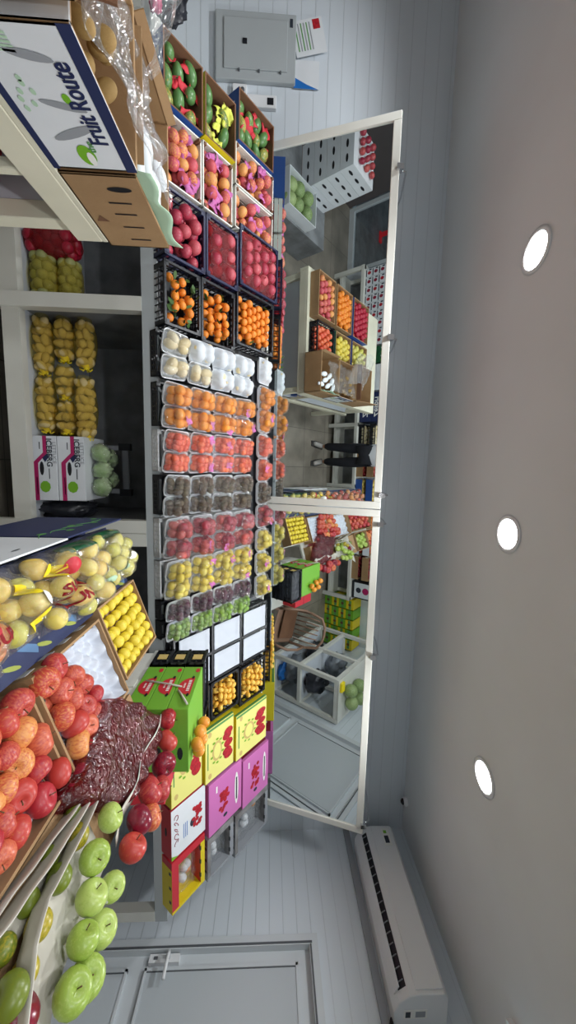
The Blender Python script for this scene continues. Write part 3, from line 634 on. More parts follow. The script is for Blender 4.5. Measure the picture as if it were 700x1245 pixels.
b=MB().box(-.16,.16,-.012,.012,.38,.42,'grey_plastic').box(-.16,-.13,-.012,.012,0,.38,'grey_plastic').box(.13,.16,-.012,.012,0,.38,'grey_plastic').box(-.13,.13,-.012,.012,.1,.13,'grey_plastic'); ob('frame',b,parent=t)
ob('corner_clip',MB().box(-.175,-.13,-.02,.02,.36,.435,'black_plastic'),parent=t); ob('corner_clip',MB().box(.13,.175,-.02,.02,.36,.435,'black_plastic'),parent=t)
single('plastic_bag',blob(0,0,0,.06,.12,.15,'black_bag',.5,18,9),'dark plastic bag slumped between lettuce cartons and white post','bag',T(.29,2.36,.40))
# ---------------------------------------------------------------- mirrors
TA=R(20); MD=Vector((0,math.sin(TA),-math.cos(TA))); MN=Vector((0,-math.cos(TA),-math.sin(TA)))
def mirror(x0,x1,label):
    t=thing('wall_mirror',label,'mirror',Matrix(((1,0,0,0),(0,-MD.y,MN.y,2.5),(0,-MD.z,MN.z,2.41),(0,0,0,1))))
    L=.90; fwid=.05
    ob('mirror_glass',MB().box(x0+.02,x1-.02,-L+.02,-.02,-.010,-.004,['white_paint']*5+['mirror_glass']),parent=t)
    for nm,bx in (('frame_side',(x0,x0+fwid,-L,0)),('frame_side',(x1-fwid,x1,-L,0)),('frame_rail',(x0+fwid,x1-fwid,-fwid,0)),('frame_rail',(x0+fwid,x1-fwid,-L,-L+fwid))):
        bevel(ob(nm,MB().box(*bx,-.012,.006,'white_paint'),parent=t),.004,2)
mirror(-2.17,.275,'white framed tilted mirror over the mango end of the stand')
mirror(.28,2.80,'white framed tilted mirror over the pomegranate carton end of the stand')
for k,x in enumerate((-1.85,-.85,.18,.38,1.35,2.72)):
    t=thing('mirror_bracket','metal hook bracket holding the mirrors, '+['end above the mango cartons','second from the breaker panel end','left of the joint between mirrors','right of the joint between mirrors','second from the air conditioner','long stay nearest the air conditioner'][k],'bracket',T(x,2.5,2.43),'mirror brackets')
    ob('rod',MB().tube([(0,.01,-.02),(0,.03,.03),(0,.25,.075),(0,.49,.09)],.006,'chrome'),parent=t)
    ob('wall_plate',MB().lathe([(.001,.004),(.018,.004),(.022,0)],'chrome',14,T(0,.492,.09)@RX(90)),parent=t)
    ob('clamp',MB().box(-.016,.016,-.02,.02,-.04,.0,'chrome'),parent=t)
# ---------------------------------------------------------------- breaker panel, papers, switches
t=thing('breaker_panel','grey electrical breaker panel on the white wall','electrical panel',T(-2.9,3.0,1.49))
bevel(ob('cabinet',MB().box(-.21,.21,-.035,0,-.28,.28,'panel_grey'),parent=t),.006)
d_=ob('panel_door',MB().box(-.16,.15,-.045,-.035,-.22,.22,'panel_grey'),parent=t); bevel(d_,.003)
ob('latch',MB().box(-.03,.0,-.052,-.045,-.09,-.06,'black_plastic'),parent=d_)
ob('screw',MB().box(.15,.162,-.049,-.035,-.12,-.11,'groove'),parent=t); ob('screw',MB().box(.15,.162,-.049,-.035,.02,.03,'groove'),parent=t); ob('screw',MB().box(.15,.162,-.049,-.035,.17,.18,'groove'),parent=t)
ob('maker_plate',MB().box(-.18,-.13,-.038,-.035,.235,.255,'dark_ink'),parent=t)
b=MB().box(-.11,.11,-.003,0,-.11,.11,'white_card'); F=face((0,-.003,0),(0,-1,0),(0,0,1))
decal(b,F,[(-.1,.04),(-.04,.04),(-.04,.09),(-.1,.09)],'red_ink'); 
for q in range(6): decal(b,F,[(-.09,.02-q*.02),(.08,.02-q*.02),(.08,.012-q*.02),(-.09,.012-q*.02)],'green_ink' if q%2 else 'grey_plastic')
single('notice_paper',b,'printed notice with red picture tucked over the breaker panel','paper',T(-2.99,2.975,1.86)@RY(-14))
b=MB().box(-.09,.09,-.002,0,-.09,.09,'white_card'); F=face((0,-.002,0),(0,-1,0),(0,0,1)); decal(b,F,[(.02,-.09),(.09,-.09),(.09,.09),(.06,.0)],'blue_ink')
single('leaflet',b,'white and blue leaflet beside the printed notice','paper',T(-2.77,2.99,1.85))
t=thing('light_switch','small white switch box below the breaker panel','switch',T(-2.63,3.0,1.38)); bevel(ob('cover',MB().box(-.04,.04,-.03,0,-.05,.05,'white_plastic'),parent=t),.004); ob('dial',MB().lathe([(.001,.008),(.014,.008),(.016,0)],'groove',14,T(0,-.03,.02)@RX(90)),parent=t)
t=thing('timer_switch','long white wall controller with dark display','switch',T(-2.57,3.0,1.535)); bevel(ob('cover',MB().box(-.04,.04,-.03,0,-.105,.105,'white_plastic'),parent=t),.004); ob('display',MB().box(-.022,.022,-.032,-.03,.04,.085,'black_plastic'),parent=t)
single('hanging_bag',blob(0,0,0,.11,.05,.09,'black_bag',.5,16,3),'dark bag hanging on the wall beyond the mango cartons','bag',T(-2.72,2.6,1.0))
single('pink_cloth',blob(0,0,0,.05,.03,.035,'pink_cloth',.5,16,5),'pink cloth sticking out of the dark bag','cloth',T(-2.66,2.53,.93))
single('side_cabinet',bevel(ob('x',MB().box(-.3,.3,-.2,.2,0,.84,'white_paint')),.01).data,'plain white cabinet in the corner beyond the mango cartons','cabinet',T(-2.95,2.75,0)); bpy.data.objects.remove(bpy.data.objects['x'])
# ---------------------------------------------------------------- air conditioner
t=thing('air_conditioner','white split air conditioner high on the side wall','air conditioner',T(XR,2.3,2.44))
prof=[(0,.0),(-.10,-.0),(-.17,.03),(-.215,.09),(-.225,.14),(-.22,.30),(-.19,.325),(0,.33)]
b=MB().prism([(x,z) for x,z in prof],-.52,.52,'white_plastic',Matrix(((1,0,0,0),(0,0,1,0),(0,1,0,0),(0,0,0,1)))); bevel(ob('body',b,parent=t),.006)
b=MB().box(-.232,-.222,-.50,.50,.13,.30,'white_plastic'); bevel(ob('front_panel',b,parent=t),.004)
ob('display',MB().box(-.2345,-.232,.34,.48,.21,.27,'white_ink').box(-.2355,-.2345,.36,.42,.22,.255,'dark_ink').box(-.2355,-.2345,.44,.465,.225,.25,'lime_ink'),parent=t)
ob('energy_label',MB().box(-.12,-.06,-.5225,-.52,.06,.2,'white_ink').box(-.11,-.07,-.5235,-.5225,.07,.1,'dark_ink').box(-.11,-.07,-.5235,-.5225,.13,.19,'grey_plastic'),parent=t)
v=ob('air_outlet',MB().prism([(-.206,.085),(-.165,.036),(-.158,.042),(-.20,.092)],-.47,.47,'black_plastic',T(-.006,0,-.004)@Matrix(((1,0,0,0),(0,0,1,0),(0,1,0,0),(0,0,0,1)))),parent=t)
for k in range(16): ob('louver',MB().box(-.004,.004,-.002,.002,-.022,.022,'grey_plastic'),T(-.196,-.44+k*.0587,.058)@RY(-38),v)
ob('flap',MB().box(-.03,.03,-.47,.47,-.003,.003,'white_plastic'),T(-.178,0,.028)@RY(25),t)
single('cable_duct',bevel(ob('x2',MB().tube([(0,0,0),(-.03,-.06,-.03),(-.02,-.16,-.05),(-.02,-.3,-.05)],.012,'black_plastic')),.001).data,'black cable hanging under the near end of the air conditioner','cable',T(XR-.02,1.80,2.44)); bpy.data.objects.remove(bpy.data.objects['x2'])
t=thing('security_camera','small white dome security camera at the ceiling edge','camera',T(2.96,2.93,ZC-.0))
ob('base',MB().lathe([(.035,0),(.04,-.02),(.03,-.035),(.001,-.036)],'white_plastic',16),parent=t); ob('lens_dome',MB().lathe([(.026,-.03),(.024,-.045),(.012,-.055),(.001,-.058)],'black_plastic',16),parent=t)
t=thing('tube_light','pale blue glowing tube fixture on the ceiling at the near end','lamp',T(2.66,1.22,2.93)@RZ(62))
ob('housing',MB().box(-.3,.3,-.04,.04,-.03,0,'white_plastic'),parent=t); mat('tube_glow',(190,225,240),.4,em=2.5); ob('tube',MB().tube([(-.29,0,-.045),(.29,0,-.045)],.014,'tube_glow'),parent=t)
#PART2
# ---------------------------------------------------------------- left table and its boxes
t=thing('goods_table','cream painted wooden table carrying the kiwi cartons','table',T(-1.45,.7,0))
def pt(n,*a,mt='cream_paint'): bevel(ob(n,MB().box(*a,mt),T(1.45,-.7,0),t),.003,1)
pt('table_top',-2.1,-.80,-.25,1.5,1.02,1.04); pt('side_rail',-.83,-.80,-.25,1.5,.93,1.02); pt('side_rail',-2.1,-2.07,-.25,1.5,.93,1.02); pt('end_rail',-2.07,-.83,1.47,1.5,.93,1.02)
for x in (-.855,-2.045): 
    for y in (-.2,1.455): pt('leg',x-.03,x+.03,y-.03,y+.03,0,.93)
pt('shelf',-2.1,-.84,-.2,1.45,.60,.62,mt='pale_board'); pt('side_rail',-.83,-.80,-.25,1.5,.53,.60); pt('upright',-.84,-.81,1.18,1.21,.62,.93); pt('end_panel',-2.05,-.84,1.43,1.445,.62,.93,mt='pale_board')
b=MB().box(-.2,.2,-.09,.09,0,.10,'blue_card').box(-.2,.2,-.09,.09,.10,.22,'white_card'); F=face((.2,0,.05),(1,0,0),(0,0,1)); decal(b,F,ellipse(-.03,.0,.03,.02),'red_ink'); decal(b,F,ellipse(.03,.015,.02,.01),'yellow_ink')
single('carton',b,'white and blue carton on the shelf inside the cream table','carton',T(-1.06,1.11,.62))
tater_bag(-1.0,1.33,.70,.24,.07,'x','round','onion_red','red_net','onion_bag','red netted onion bag on the shelf inside the cream table',None,.034,False)
# kiwi carton, standing upside down
t=thing('kiwi_carton','white and navy kiwi carton with its lettering upside down','carton',T(-1.0,.98,1.04))
h=.225; b=MB(); x,y=.2,.175
b.box(-x,x,-y,y,0,.008,'card').box(x-.008,x,-y,y,0,h,['card','white_card','card','card','card','card']).box(-x,-x+.008,-y,y,0,h,'card').box(-x,x,-y,-y+.008,0,h,['card','card','white_card','card','card','card']).box(-x,x,y-.008,y,0,h,'card')
F=face((x,0,h/2),(1,0,0),(0,0,1))
decal(b,F,[(-y,h/2-.028),(y,h/2-.028),(y,h/2),(-y,h/2)],'navy_card'); decal(b,F,[(-y,-h/2),(y,-h/2),(y,-h/2+.018),(-y,-h/2+.018)],'navy_card')
for cx,cy,w1,h1,rt in ((-.115,.0,.010,.046,-10),(-.01,.012,.009,.05,-12),(.06,-.0,.012,.06,20)): decal(b,F@T(cx,cy,0)@RZ(rt),ellipse(0,0,w1,h1,16),'grey_plastic')
decal(b,F,ellipse(.125,-.0,.032,.022,16),'lime_ink'); decal(b,F,ellipse(.135,.008,.022,.010,12),'white_ink',.002)
for k in range(7): decal(b,F,ellipse(-.02+random.uniform(-.05,.05),-.055+random.uniform(-.02,.02),.008,.006,7),'pale_green_ink')
for k in range(5): decal(b,F,[(-.16+.008*k,-.09),(-.155+.008*k,-.09),(-.15+.008*k,-.02),(-.155+.008*k,-.02)],'pale_green_ink')
decal(b,F,ellipse(-.028,.008+.02,.012,.009,10),'lime_ink')
bevel(ob('box_body',b,parent=t),.002,1)
lettering('Fruit Route',.062,'navy_ink',F@T(-.008,.052,.0015)@RZ(180)@Matrix.Diagonal((.68,1,1,1)),t,.001); lettering('the',.026,'green_ink',F@T(.098,.022,.0015)@RZ(180),t)
for k,(px,py,pz) in enumerate(((-.86,.86,1.27),(-.90,.93,1.285),(-.88,1.02,1.25),(-.97,.90,1.27),(-.95,1.0,1.25),(-1.04,.95,1.25),(-.87,.95,1.235),(-1.0,1.06,1.24))):
    loose('kiwi','egg','kiwi_fruit',(px,py,pz-.012),.027,'brown kiwi in the white carton with upside down lettering','kiwis in the white and navy carton')
f=lambda u,v:(-.83-.32*u,.80+.55*v,1.27+.03*math.sin(3*u+2)+.045*noise.noise(Vector((u*5,v*6,2)))+.01*v)
single('plastic_sheet',MB().grid(f,24,30,'crumpled_film'),'clear crumpled plastic sheet over the kiwis and brown carton','plastic')
f=lambda u,v:(-.97-.3*u+.02*math.sin(9*v),.58+.5*v,1.27+.13*u+.1*math.sin(2.5*v)+.03*noise.noise(Vector((u*5,v*8,7))))
single('plastic_bag',MB().grid(f,20,24,'crumpled_film'),'clear plastic bag standing up behind the kiwi carton','bag')
t=thing('brown_carton','plain brown cardboard carton with slots at the table corner','carton',T(-1.01,1.345,1.04))
x,y,h=.21,.175,.215; b=MB()
b.box(-x,x,-y,y,0,.008,'card').box(x-.008,x,-y,y,0,h,'card').box(-x,-x+.008,-y,y,0,h,'card').box(-x,x,-y,-y+.008,0,h,'card').box(-x,x,y-.008,y,0,h,'card')
F=face((x,0,h/2),(1,0,0),(0,0,1))
decal(b,F,ellipse(-.12,.04,.011,.036,16),'black_plastic')
for k,(cx,cy) in enumerate(((-.062,.02),(-.01,.018),(.055,.02),(.125,.02))): decal(b,F,[(cx-.003,cy-.035),(cx+.003,cy-.035),(cx+.003,cy+.035),(cx-.003,cy+.035)],'black_plastic')
decal(b,F,[(.0,-.07),(.03,-.09),(.03,-.05)],'card_dark')
bevel(ob('box_body',b,parent=t),.002,1)
ob('flap',MB().box(-.0,.004,-.17,.17,0,.03,'card'),T(-x+.01,0,h)@RY(-18),t); ob('flap',MB().box(-.17,.17,0,.004,0,.03,'card'),T(0,-y+.006,h-.01)@RX(-8),t)
f=lambda u,v:(x-.02+.03*math.sin(u*9)*.3+.012*v,-y+2*y*u,h-.03+.07*v+.01*math.sin(u*14))
o=ob('green_liner',MB().grid(f,20,4,'dark_green' if 0 else 'pale_green_ink'),parent=t); o.modifiers.new('s','SOLIDIFY').thickness=.002
for k in range(7):
    single('white_radish',fruit('mango','foam'),'white foam wrapped produce in the brown carton','produce',T(-.88-.055*(k%3),1.24+.04*k,1.235+.01*(k%2))@RZ(30+10*k)@RY(90)@Matrix.Diagonal((.034,.034,.05,1)),'foam wrapped produce in the brown carton')
t=thing('brown_carton','open brown carton with a torn flap nearest the viewer, beside the kiwi carton','carton',T(-1.02,.58,1.04))
x,y,h=.215,.195,.25; b=MB().box(-x,x,-y,y,0,.008,'card').box(x-.006,x,-y,y,0,h,'card').box(-x,-x+.006,-y,y,0,h,'card').box(-x,x,-y,-y+.006,0,h,'card').box(-x,x,y-.006,y,0,h,'card')
ob('box_body',b,parent=t)
ob('flap',MB().prism([(-.195,0),(.195,0),(.19,.012),(.15,.035),(.13,.03),(.08,.06),(.04,.058),(0,.075),(-.19,.10)],0,.005,'card',face((x-.002,0,h),(1,0,.15),(0,0,1))),parent=t)
ob('flap',MB().box(-.2,.2,0,.005,0,.07,'card_dark'),T(0,y-.004,h)@RX(-15),t)
# goods at the back of the left table (seen in the mirror)
def bx(name,label,cat,x0,x1,y0,y1,z0,z1,mt,dec=None):
    b=MB().box(0,x1-x0,0,y1-y0,0,z1-z0,mt)
    if dec: dec(b,x1-x0,y1-y0,z1-z0)
    t=thing(name,label,cat,T(x0,y0,z0)); bevel(ob('box_body',b,parent=t),.003,1)
    ob('lid_seam',MB().box(0,x1-x0,(y1-y0)/2-.004,(y1-y0)/2+.004,z1-z0,z1-z0+.001,'card_dark'),parent=t); return t
def flatcrate(x0,x1,y0,y1,z,h,kind,out,inn,name,label,tilt=0):
    M=T((x0+x1)/2,(y0+y1)/2,z)@RX(tilt); single(name,crate_mesh(x1-x0,y1-y0,h,kind,out,inn),label,'crate',M); return M,x1-x0,y1-y0
for x0,x1,y0,y1,out,knd,ft,mt_,r_,nm,lb,ly in ((-1.55,-1.22,1.12,1.46,'black_plastic','plastic','citrus','tomato',.03,'tomato','black crate of tomatoes on the far corner of the cream table',2),
   (-2.05,-1.6,1.12,1.46,'card','card','citrus','nectarine',.034,'peach','brown carton of peaches on the far corner of the cream table',2),
   (-1.55,-1.22,.72,1.08,'teal_card','card','citrus','yellow_skin',.034,'lemon','green carton of yellow lemons on the cream table',2),
   (-2.05,-1.6,.72,1.08,'card','card','citrus','mandarin',.034,'orange','brown carton of oranges on the cream table',2),
   (-2.05,-1.6,.28,.68,'blue_card','card','round','onion_red',.034,'red_onion','blue carton of red onions on the cream table',2),
   (-1.55,-1.26,.28,.68,'blue_card','card','pear','pear_green',.034,'pear','blue carton of green pears on the cream table',2)):
    M,w_,l_=flatcrate(x0,x1,y0,y1,1.045,.11,knd,out,'card' if knd=='card' else out,'fruit_crate',lb)
    fill(M,w_,l_,nm,ft,mt_,r_,f'{nm.replace("_"," ")} in the {lb}',f'{nm}s on the cream table',ly,z0=.012)
# ---------------------------------------------------------------- right sloping table
t=thing('sloping_table','white framed sloping table on the viewer side carrying bagged and boxed apples','table',T(.7,.8,0)); OT=T(-.7,-.8,0)
MB_=IS(.72,.82,-.135); ob('sloping_board',MB().prism([(-.44,-1.12),(.44,-1.12),(.44,.62),(.14,.62),(.14,.93),(-.44,.93)],-.01,.01,'white_paint'),OT@MB_,t)
for x in (.34,1.08):
    for y in (-.2,.75,1.7): ob('leg',MB().box(x-.03,x+.03,y-.03,y+.03,0,1.0+IK*(x-.55)-.17,'white_paint'),OT,t)
for x in (.34,1.08): ob('side_rail',MB().box(x-.03,x+.03,-.23,1.73,.22,.29,'white_paint'),OT,t)
for y in (-.2,1.7): ob('end_rail',MB().box(.37,1.05,y-.03,y+.03,.22,.29,'white_paint'),OT,t)
ob('lower_shelf',MB().box(.37,1.05,-.17,1.67,.27,.285,'pale_board'),OT,t)
ob('side_ledge',MB().box(1.06,1.52,1.45,2.03,1.015,1.035,'white_paint'),OT,t); ob('ledge_bracket',MB().box(1.06,1.09,1.47,2.0,.85,1.015,'white_paint'),OT,t)
def navy_dec(b,w,l,h):
    F=face((0,l/2,h/2),(-1,0,0),(0,0,1))
    for k in range(5): decal(b,F,ellipse(-l*.4+l*.2*k,.01*(-1)**k,.02,.014,8),'green_ink')
    for k in range(4): b.tube([tuple(F@Vector((-l*.4+l*.2*k+.05*q,.02*math.sin(q+k),.001))) for q in range(4)],.0015,'green_ink',4)
def white_dec(b,w,l,h):
    F=face((0,l/2,h/2),(-1,0,0),(0,0,1))
    for k,(cx,cy) in enumerate(((.05,.02),(.02,.0),(-.03,.03),(.1,-.02))): decal(b,F,ellipse(cx,cy,.03,.008,10,k),'red_ink')
    decal(b,F,ellipse(-.06,.05,.02,.005,8),'dark_ink'); decal(b,F,ellipse(.1,.03,.02,.006,8),'dark_ink')
zt=.775
bx('navy_carton','navy carton with green leaf print under the pear bags, far upper one','carton',.31,.6,1.33,1.78,zt-.2,zt,'navy_card',navy_dec)
bx('navy_carton','navy carton with green leaf print, far lower one of the stack','carton',.31,.6,1.33,1.78,zt-.42,zt-.21,'navy_card',navy_dec)
bx('white_carton','white carton with red flower drawing, front upper one of the stack','carton',.305,.6,.80,1.31,zt-.2,zt+.0,'white_card',white_dec)
bx('navy_carton','navy carton with green leaf print, front lower one of the stack','carton',.31,.6,.80,1.31,zt-.42,zt-.21,'navy_card',navy_dec)
for y0,y1,zz,mt_,nm in ((.80,1.31,.945,'white_card','white'),(1.33,1.80,.935,'navy_card','navy')):
    b=MB().box(0,.006,0,y1-y0,0,zz-.55,mt_); F=face((0,(y1-y0)/2,(zz-.55)/2),(-1,0,0),(0,0,1))
    if nm=='white':
        for cx,cy,rx,ry,c in ((.05,.10,.04,.006,'red_ink'),(.0,.12,.03,.008,'red_ink'),(.03,.075,.035,.006,'red_ink'),(-.06,.15,.02,.004,'dark_ink'),(.02,.055,.015,.005,'dark_ink'),(.13,.12,.03,.006,'red_ink')): decal(b,F,ellipse(cx,cy,rx,ry,12,0),c)
    else:
        for k in range(5): decal(b,F,ellipse(-.2+.1*k,.08+.05*(k%2),.02,.014,8),'green_ink'); b.tube([tuple(F@Vector((-.22+.1*k+.03*q,.10+.02*math.sin(q+k),.001))) for q in range(4)],.0015,'green_ink',4)
    single('card_panel',b,('white carton side with red flower drawing' if nm=='white' else 'navy carton side with green leaf print')+' standing along the left edge of the sloping table','carton',T(.268,y0,.55))
# navy lining under the bags
def lid(x0,x1,y0,y1,hh,mt,label,dec=0,name='navy_carton'):
    M=IS((x0+x1)/2,(y0+y1)/2,-.122); w_=(x1-x0)*IL; l_=y1-y0; b=MB().box(-w_/2,w_/2,-l_/2,l_/2,0,hh,mt)
    if dec:
        F=T(0,0,hh)
        for k in range(6): decal(b,F@T(w_/2-.03,-l_/2+l_*(k+.5)/6,0)@RZ(70),ellipse(0,0,.034,.007,10),'leaf_ink')
        for k in range(4): decal(b,F@T(w_/2-.05,-l_/2+l_*(k+.7)/4,0)@RZ(60),[(-.04,-.012),(.04,-.012),(.04,.012),(-.04,.012)],'pale_blue_ink')
        F=face((-w_/2,0,hh/2),(-1,0,0),(0,0,1))
        for k in range(6): decal(b,F,ellipse(-l_*.42+l_*.17*k,0,.018,.012,8),'green_ink')
    single(name,b,label,'carton',M); return M
lid(.295,.57,.88,1.74,.10,'navy_card','long navy carton with yellow green leaves directly under the pear bags',1)
lid(.295,.57,-.25,.86,.10,'navy_card','long navy carton nearest the viewer under the red apple bags',0)
# bags of fruit
def bag(xa,xb,ya,yb,kind,mts,r,cap,label,text=None,tcol='red_ink',h0=-.02,sticker=None,nm='pear'):
    w_,l_=(xb-xa)*IL,yb-ya; M=IS((xa+xb)/2,(ya+yb)/2,h0); t=thing('fruit_bag',label,'bag of fruit',M,'clear bags of fruit on the navy carton')
    ps=[]
    for x,y,z in spots(w_-.01,l_-.005,r,2,pitch=1.9,jit=.6):
        ps.append((x,y,z)); ob(nm,fruit(kind,random.choice(mts)),T(x,y,z)@rrot()@Matrix.Diagonal((r,r,r,1)),t)
    sd=random.random()*90; zt_=max(p[2] for p in ps)
    def hf(x,y):
        u=x/w_+.5; v=y/l_+.5; ed=max(0,min(1,min(u*w_,(1-u)*w_,v*l_,(1-v)*l_)/.022)); z=zt_*.35
        for (a,c,q) in ps:
            d2=(x-a)**2+(y-c)**2; rr=r*1.12
            if d2<rr*rr: z=max(z,q+math.sqrt(rr*rr-d2))
        return z*math.sqrt(ed)+.004*ed*noise.noise(Vector((u*11+sd,v*11,0)))
    fl=ob('plastic_wrap',MB().grid(lambda u,v:((u-.5)*w_*1.02,(v-.5)*l_*1.02,hf((u-.5)*w_,(v-.5)*l_)),22,22,'bag_film'),parent=t)
    def patch(x0,x1,y0,y1,mt): return MB().grid(lambda u,v:(x0+(x1-x0)*u,y0+(y1-y0)*v,hf(x0+(x1-x0)*u,y0+(y1-y0)*v)+.0018),8,8,mt)
    if cap: ob('printed_band',patch(-w_/2+.004,-w_/2+.035,-l_/2+.01,l_/2-.01,cap),parent=t,label='coloured band of the bag'); 
    if sticker:
        for i,(cx,cy,rad,mt) in enumerate(sticker):
            ob('sticker',MB().grid(lambda u,v:(cx+rad*u*math.cos(v*6.2832),cy+rad*u*math.sin(v*6.2832),hf(cx+rad*u*math.cos(v*6.2832),cy+rad*u*math.sin(v*6.2832))+.002+.0006*i),3,14,mt),parent=t)
    if text:
        for i,s in enumerate(text):
            src=text_mesh(s,.045,tcol,bold=.0012); me=src.copy()
            R_=RZ(90)
            for vtx in me.vertices:
                p=R_@Vector((vtx.co.x*.95,vtx.co.y,0)); p.x+=.01+.045*i; vtx.co=(p.x,p.y,hf(p.x,p.y)+.0025)
            ob('lettering',me,parent=t)
    return t
bag(.30,.53,1.50,1.72,'pear',['pear_green'],.033,'dark_green','bag of green pears with dark green band, farthest bag on the table',nm='pear',sticker=[(.02,.03,.02,'white_ink'),(.05,-.04,.018,'pale_green_ink')])
bag(.30,.55,1.27,1.485,'pear',['pear_green','pear_skin'],.033,'dark_green','bag of yellow green pears with dark green band beside the box of yellow quinces',sticker=[(.0,.02,.018,'white_ink'),(.06,.03,.02,'pale_green_ink')])
bag(.30,.52,1.08,1.26,'pear',['pear_skin'],.037,None,'bag of yellow pears with red lettering and a red and yellow sticker',['SUNNY','SUN'],sticker=[(-.055,-.03,.026,'yellow_ink'),(-.05,.015,.026,'red_card')])
bag(.30,.51,.92,1.07,'apple',['pear_skin','pear_green'],.037,None,'bag of pale yellow apples with white label next to the red lettered bag',None,sticker=[(-.04,.0,.022,'yellow_ink'),(.0,.02,.024,'white_ink'),(.055,.0,.028,'yellow_ink')],nm='apple')
bag(.31,.54,.74,.91,'apple',['apple_blush'],.038,None,'bag of blush apples with red lettering and yellow square, nearest the viewer',['SUN'],sticker=[(-.05,.02,.026,'yellow_ink'),(-.02,-.03,.022,'red_card')],nm='apple')
for k in range(5): bag(.31,.54,.56-.175*k,.72-.175*k,'apple',['apple_red','apple_blush'],.038,None,'bag of red apples in the mirrored row near the photographer, '+['first','second','third','fourth','fifth'][k]+' from the lettered bag',nm='apple')
def card_box(x0,x1,y0,y1,h,label,out='card',name='cardboard_box'):
    M=IS((x0+x1)/2,(y0+y1)/2,-.12); b=crate_mesh((x1-x0)*IL,y1-y0,h,'card',out,'card'); single(name,b,label,'box',M); return M,(x1-x0)*IL,y1-y0
# quinces
M,w_,l_=card_box(.555,.845,1.385,1.755,.12,'brown cardboard box full of yellow quinces')
for lay in (0,1):
    for j in range(7):
        for i in range(6):
            if lay==0 and 0<i<5 and 0<j<6: continue
            p=M@Vector((-w_/2+.03+i*(w_-.06)/5+random.uniform(-.003,.003),-l_/2+.032+j*(l_-.064)/6+random.uniform(-.004,.004),.035+.058*lay+random.uniform(-.006,.008)+(.012*math.sin(i*.63)*math.sin(j*.45))))
            loose('quince','citrus','quince',p,.0255,'small yellow quince in the brown box' if lay else 'small yellow quince in the bottom of the brown box','quinces in the brown box'+('' if lay else ', lower layer'))
# white tray with apples
M,w_,l_=card_box(.585,.875,.965,1.36,.125,'brown cardboard box with a white moulded liner and red apples')
f=lambda u,v:((u-.5)*(w_-.02),(v-.5)*(l_-.02),.080+.018*math.cos(u*28)*math.cos(v*36)+.03*max(0,1-min(u,1-u,v,1-v)*14))
o=single('moulded_liner',MB().grid(f,40,52,'white_tray'),'white moulded fruit liner in the apple box','liner',M)
AP=[(53,830,38),(66,811,33),(74,840,32),(87,823,30),(99,833,28),(87,850,30),(74,871,34),(103,859,27),(91,880,33),(115,866,26),(105,883,28),(95,905,33),(114,845,24)]
for k,(x,y,dpx) in enumerate(AP):
    p=isl(x,y,-.0); r=(p-EYE).dot(FW)*dpx/450/2*1.0; loose('apple','apple','apple_blush' if k in(0,6,8,11) else 'apple_red',p,r,'red apple lying on the white moulded liner','apples on the white liner',stem=True,rot=Euler((random.uniform(-.9,.9),random.uniform(-.9,.9),random.uniform(0,6))).to_matrix().to_4x4())
for k in range(6):
    p=M@Vector((-.1+.05*(k%3),-.15+.055*(k//3),.075)); loose('apple','apple','apple_red',p,.033,'red apple in the corner of the white lined box','apples on the white liner, lower layer')
M,w_,l_=card_box(.60,.885,.40,.95,.12,'brown cardboard box of large red apples nearest the viewer')
f=lambda u,v:((u-.5)*(w_-.02),(v-.5)*(l_-.02),.075+.008*math.cos(u*26)*math.cos(v*40))
single('moulded_liner',MB().grid(f,30,60,'white_tray'),'white moulded fruit liner in the large red apple box','liner',M)
AP=[(20,857,40),(5,880,36),(23,892,40),(46,901,40),(3,920,36),(20,930,38),(43,937,36),(70,940,34),(3,960,36),(22,968,40),(49,973,38),(2,1000,38),(18,1013,38),(-2,1043,38),(-14,985,38),(-16,1030,38),(-20,900,38),(-18,940,38)]
for k,(x,y,dpx) in enumerate(AP):
    p=isl(x,y,-.012); r=(p-EYE).dot(FW)*dpx/450/2*1.0; loose('apple','apple','apple_blush' if k in(1,2,5,7,8,9,12,14) else 'apple_red',p,r,'large red and orange apple in the brown box nearest the viewer','large apples in the near box',stem=True,rot=Euler((random.uniform(-.9,.9),random.uniform(-.9,.9),random.uniform(0,6))).to_matrix().to_4x4())
for k in range(16):
    p=M@Vector((random.uniform(-.11,.11),-.23+.014*k,.10)); 
# long carton under the net bag and the green apples
lid(.905,1.135,.35,1.40,.10,'card','long brown carton under the red net bag and the green apples',name='brown_carton')
# red net bag
poly=[(114,850),(140,846),(166,851),(190,866),(196,884),(192,912),(178,940),(166,962),(152,985),(120,984),(78,986),(73,972),(88,945),(104,900)]
pp=[isl(x,y,.01) for x,y in poly]; cen=sum(pp,Vector())/len(pp); C0=IS(cen.x,cen.y,-.02); Ci=C0.inverted(); lp=[Ci@p for p in pp]
def radial(u):
    q=u*len(lp); i=int(q)%len(lp); fr_=q-int(q); return lp[i].lerp(lp[(i+1)%len(lp)],fr_)
t=thing('net_bag','red plastic net bag full of dark red apples, lying beside the white lined box','bag',C0)
ins=[]
for k,(a,rr) in enumerate([(0,.0)]+[(i/7,.45) for i in range(7)]+[(i/13,.8) for i in range(13)]):
    q=radial(a)*rr; ob('apple',fruit('apple','apple_dark'),T(q.x,q.y,.030)@rrot()@Matrix.Diagonal((.03,.03,.03,1)),t); ins.append(q)
def pf(u,v):
    e=radial(u%1.0)*v; e.z=0
    z=.062*(max(0,1-v**4))**.5
    for q in ins:
        d2=(e.x-q.x)**2+(e.y-q.y)**2
        if d2<.034**2 and v<.95: z=max(z,.03+math.sqrt(.034**2-d2)*1.08)
    return (e.x,e.y,z+.007*noise.noise(Vector((e.x*26,e.y*26,1)))*(1-v**3)+.004*abs(noise.noise(Vector((e.x*90,e.y*20,4)))))
ob('net_wrap',MB().grid(pf,56,20,'red_film'),parent=t)
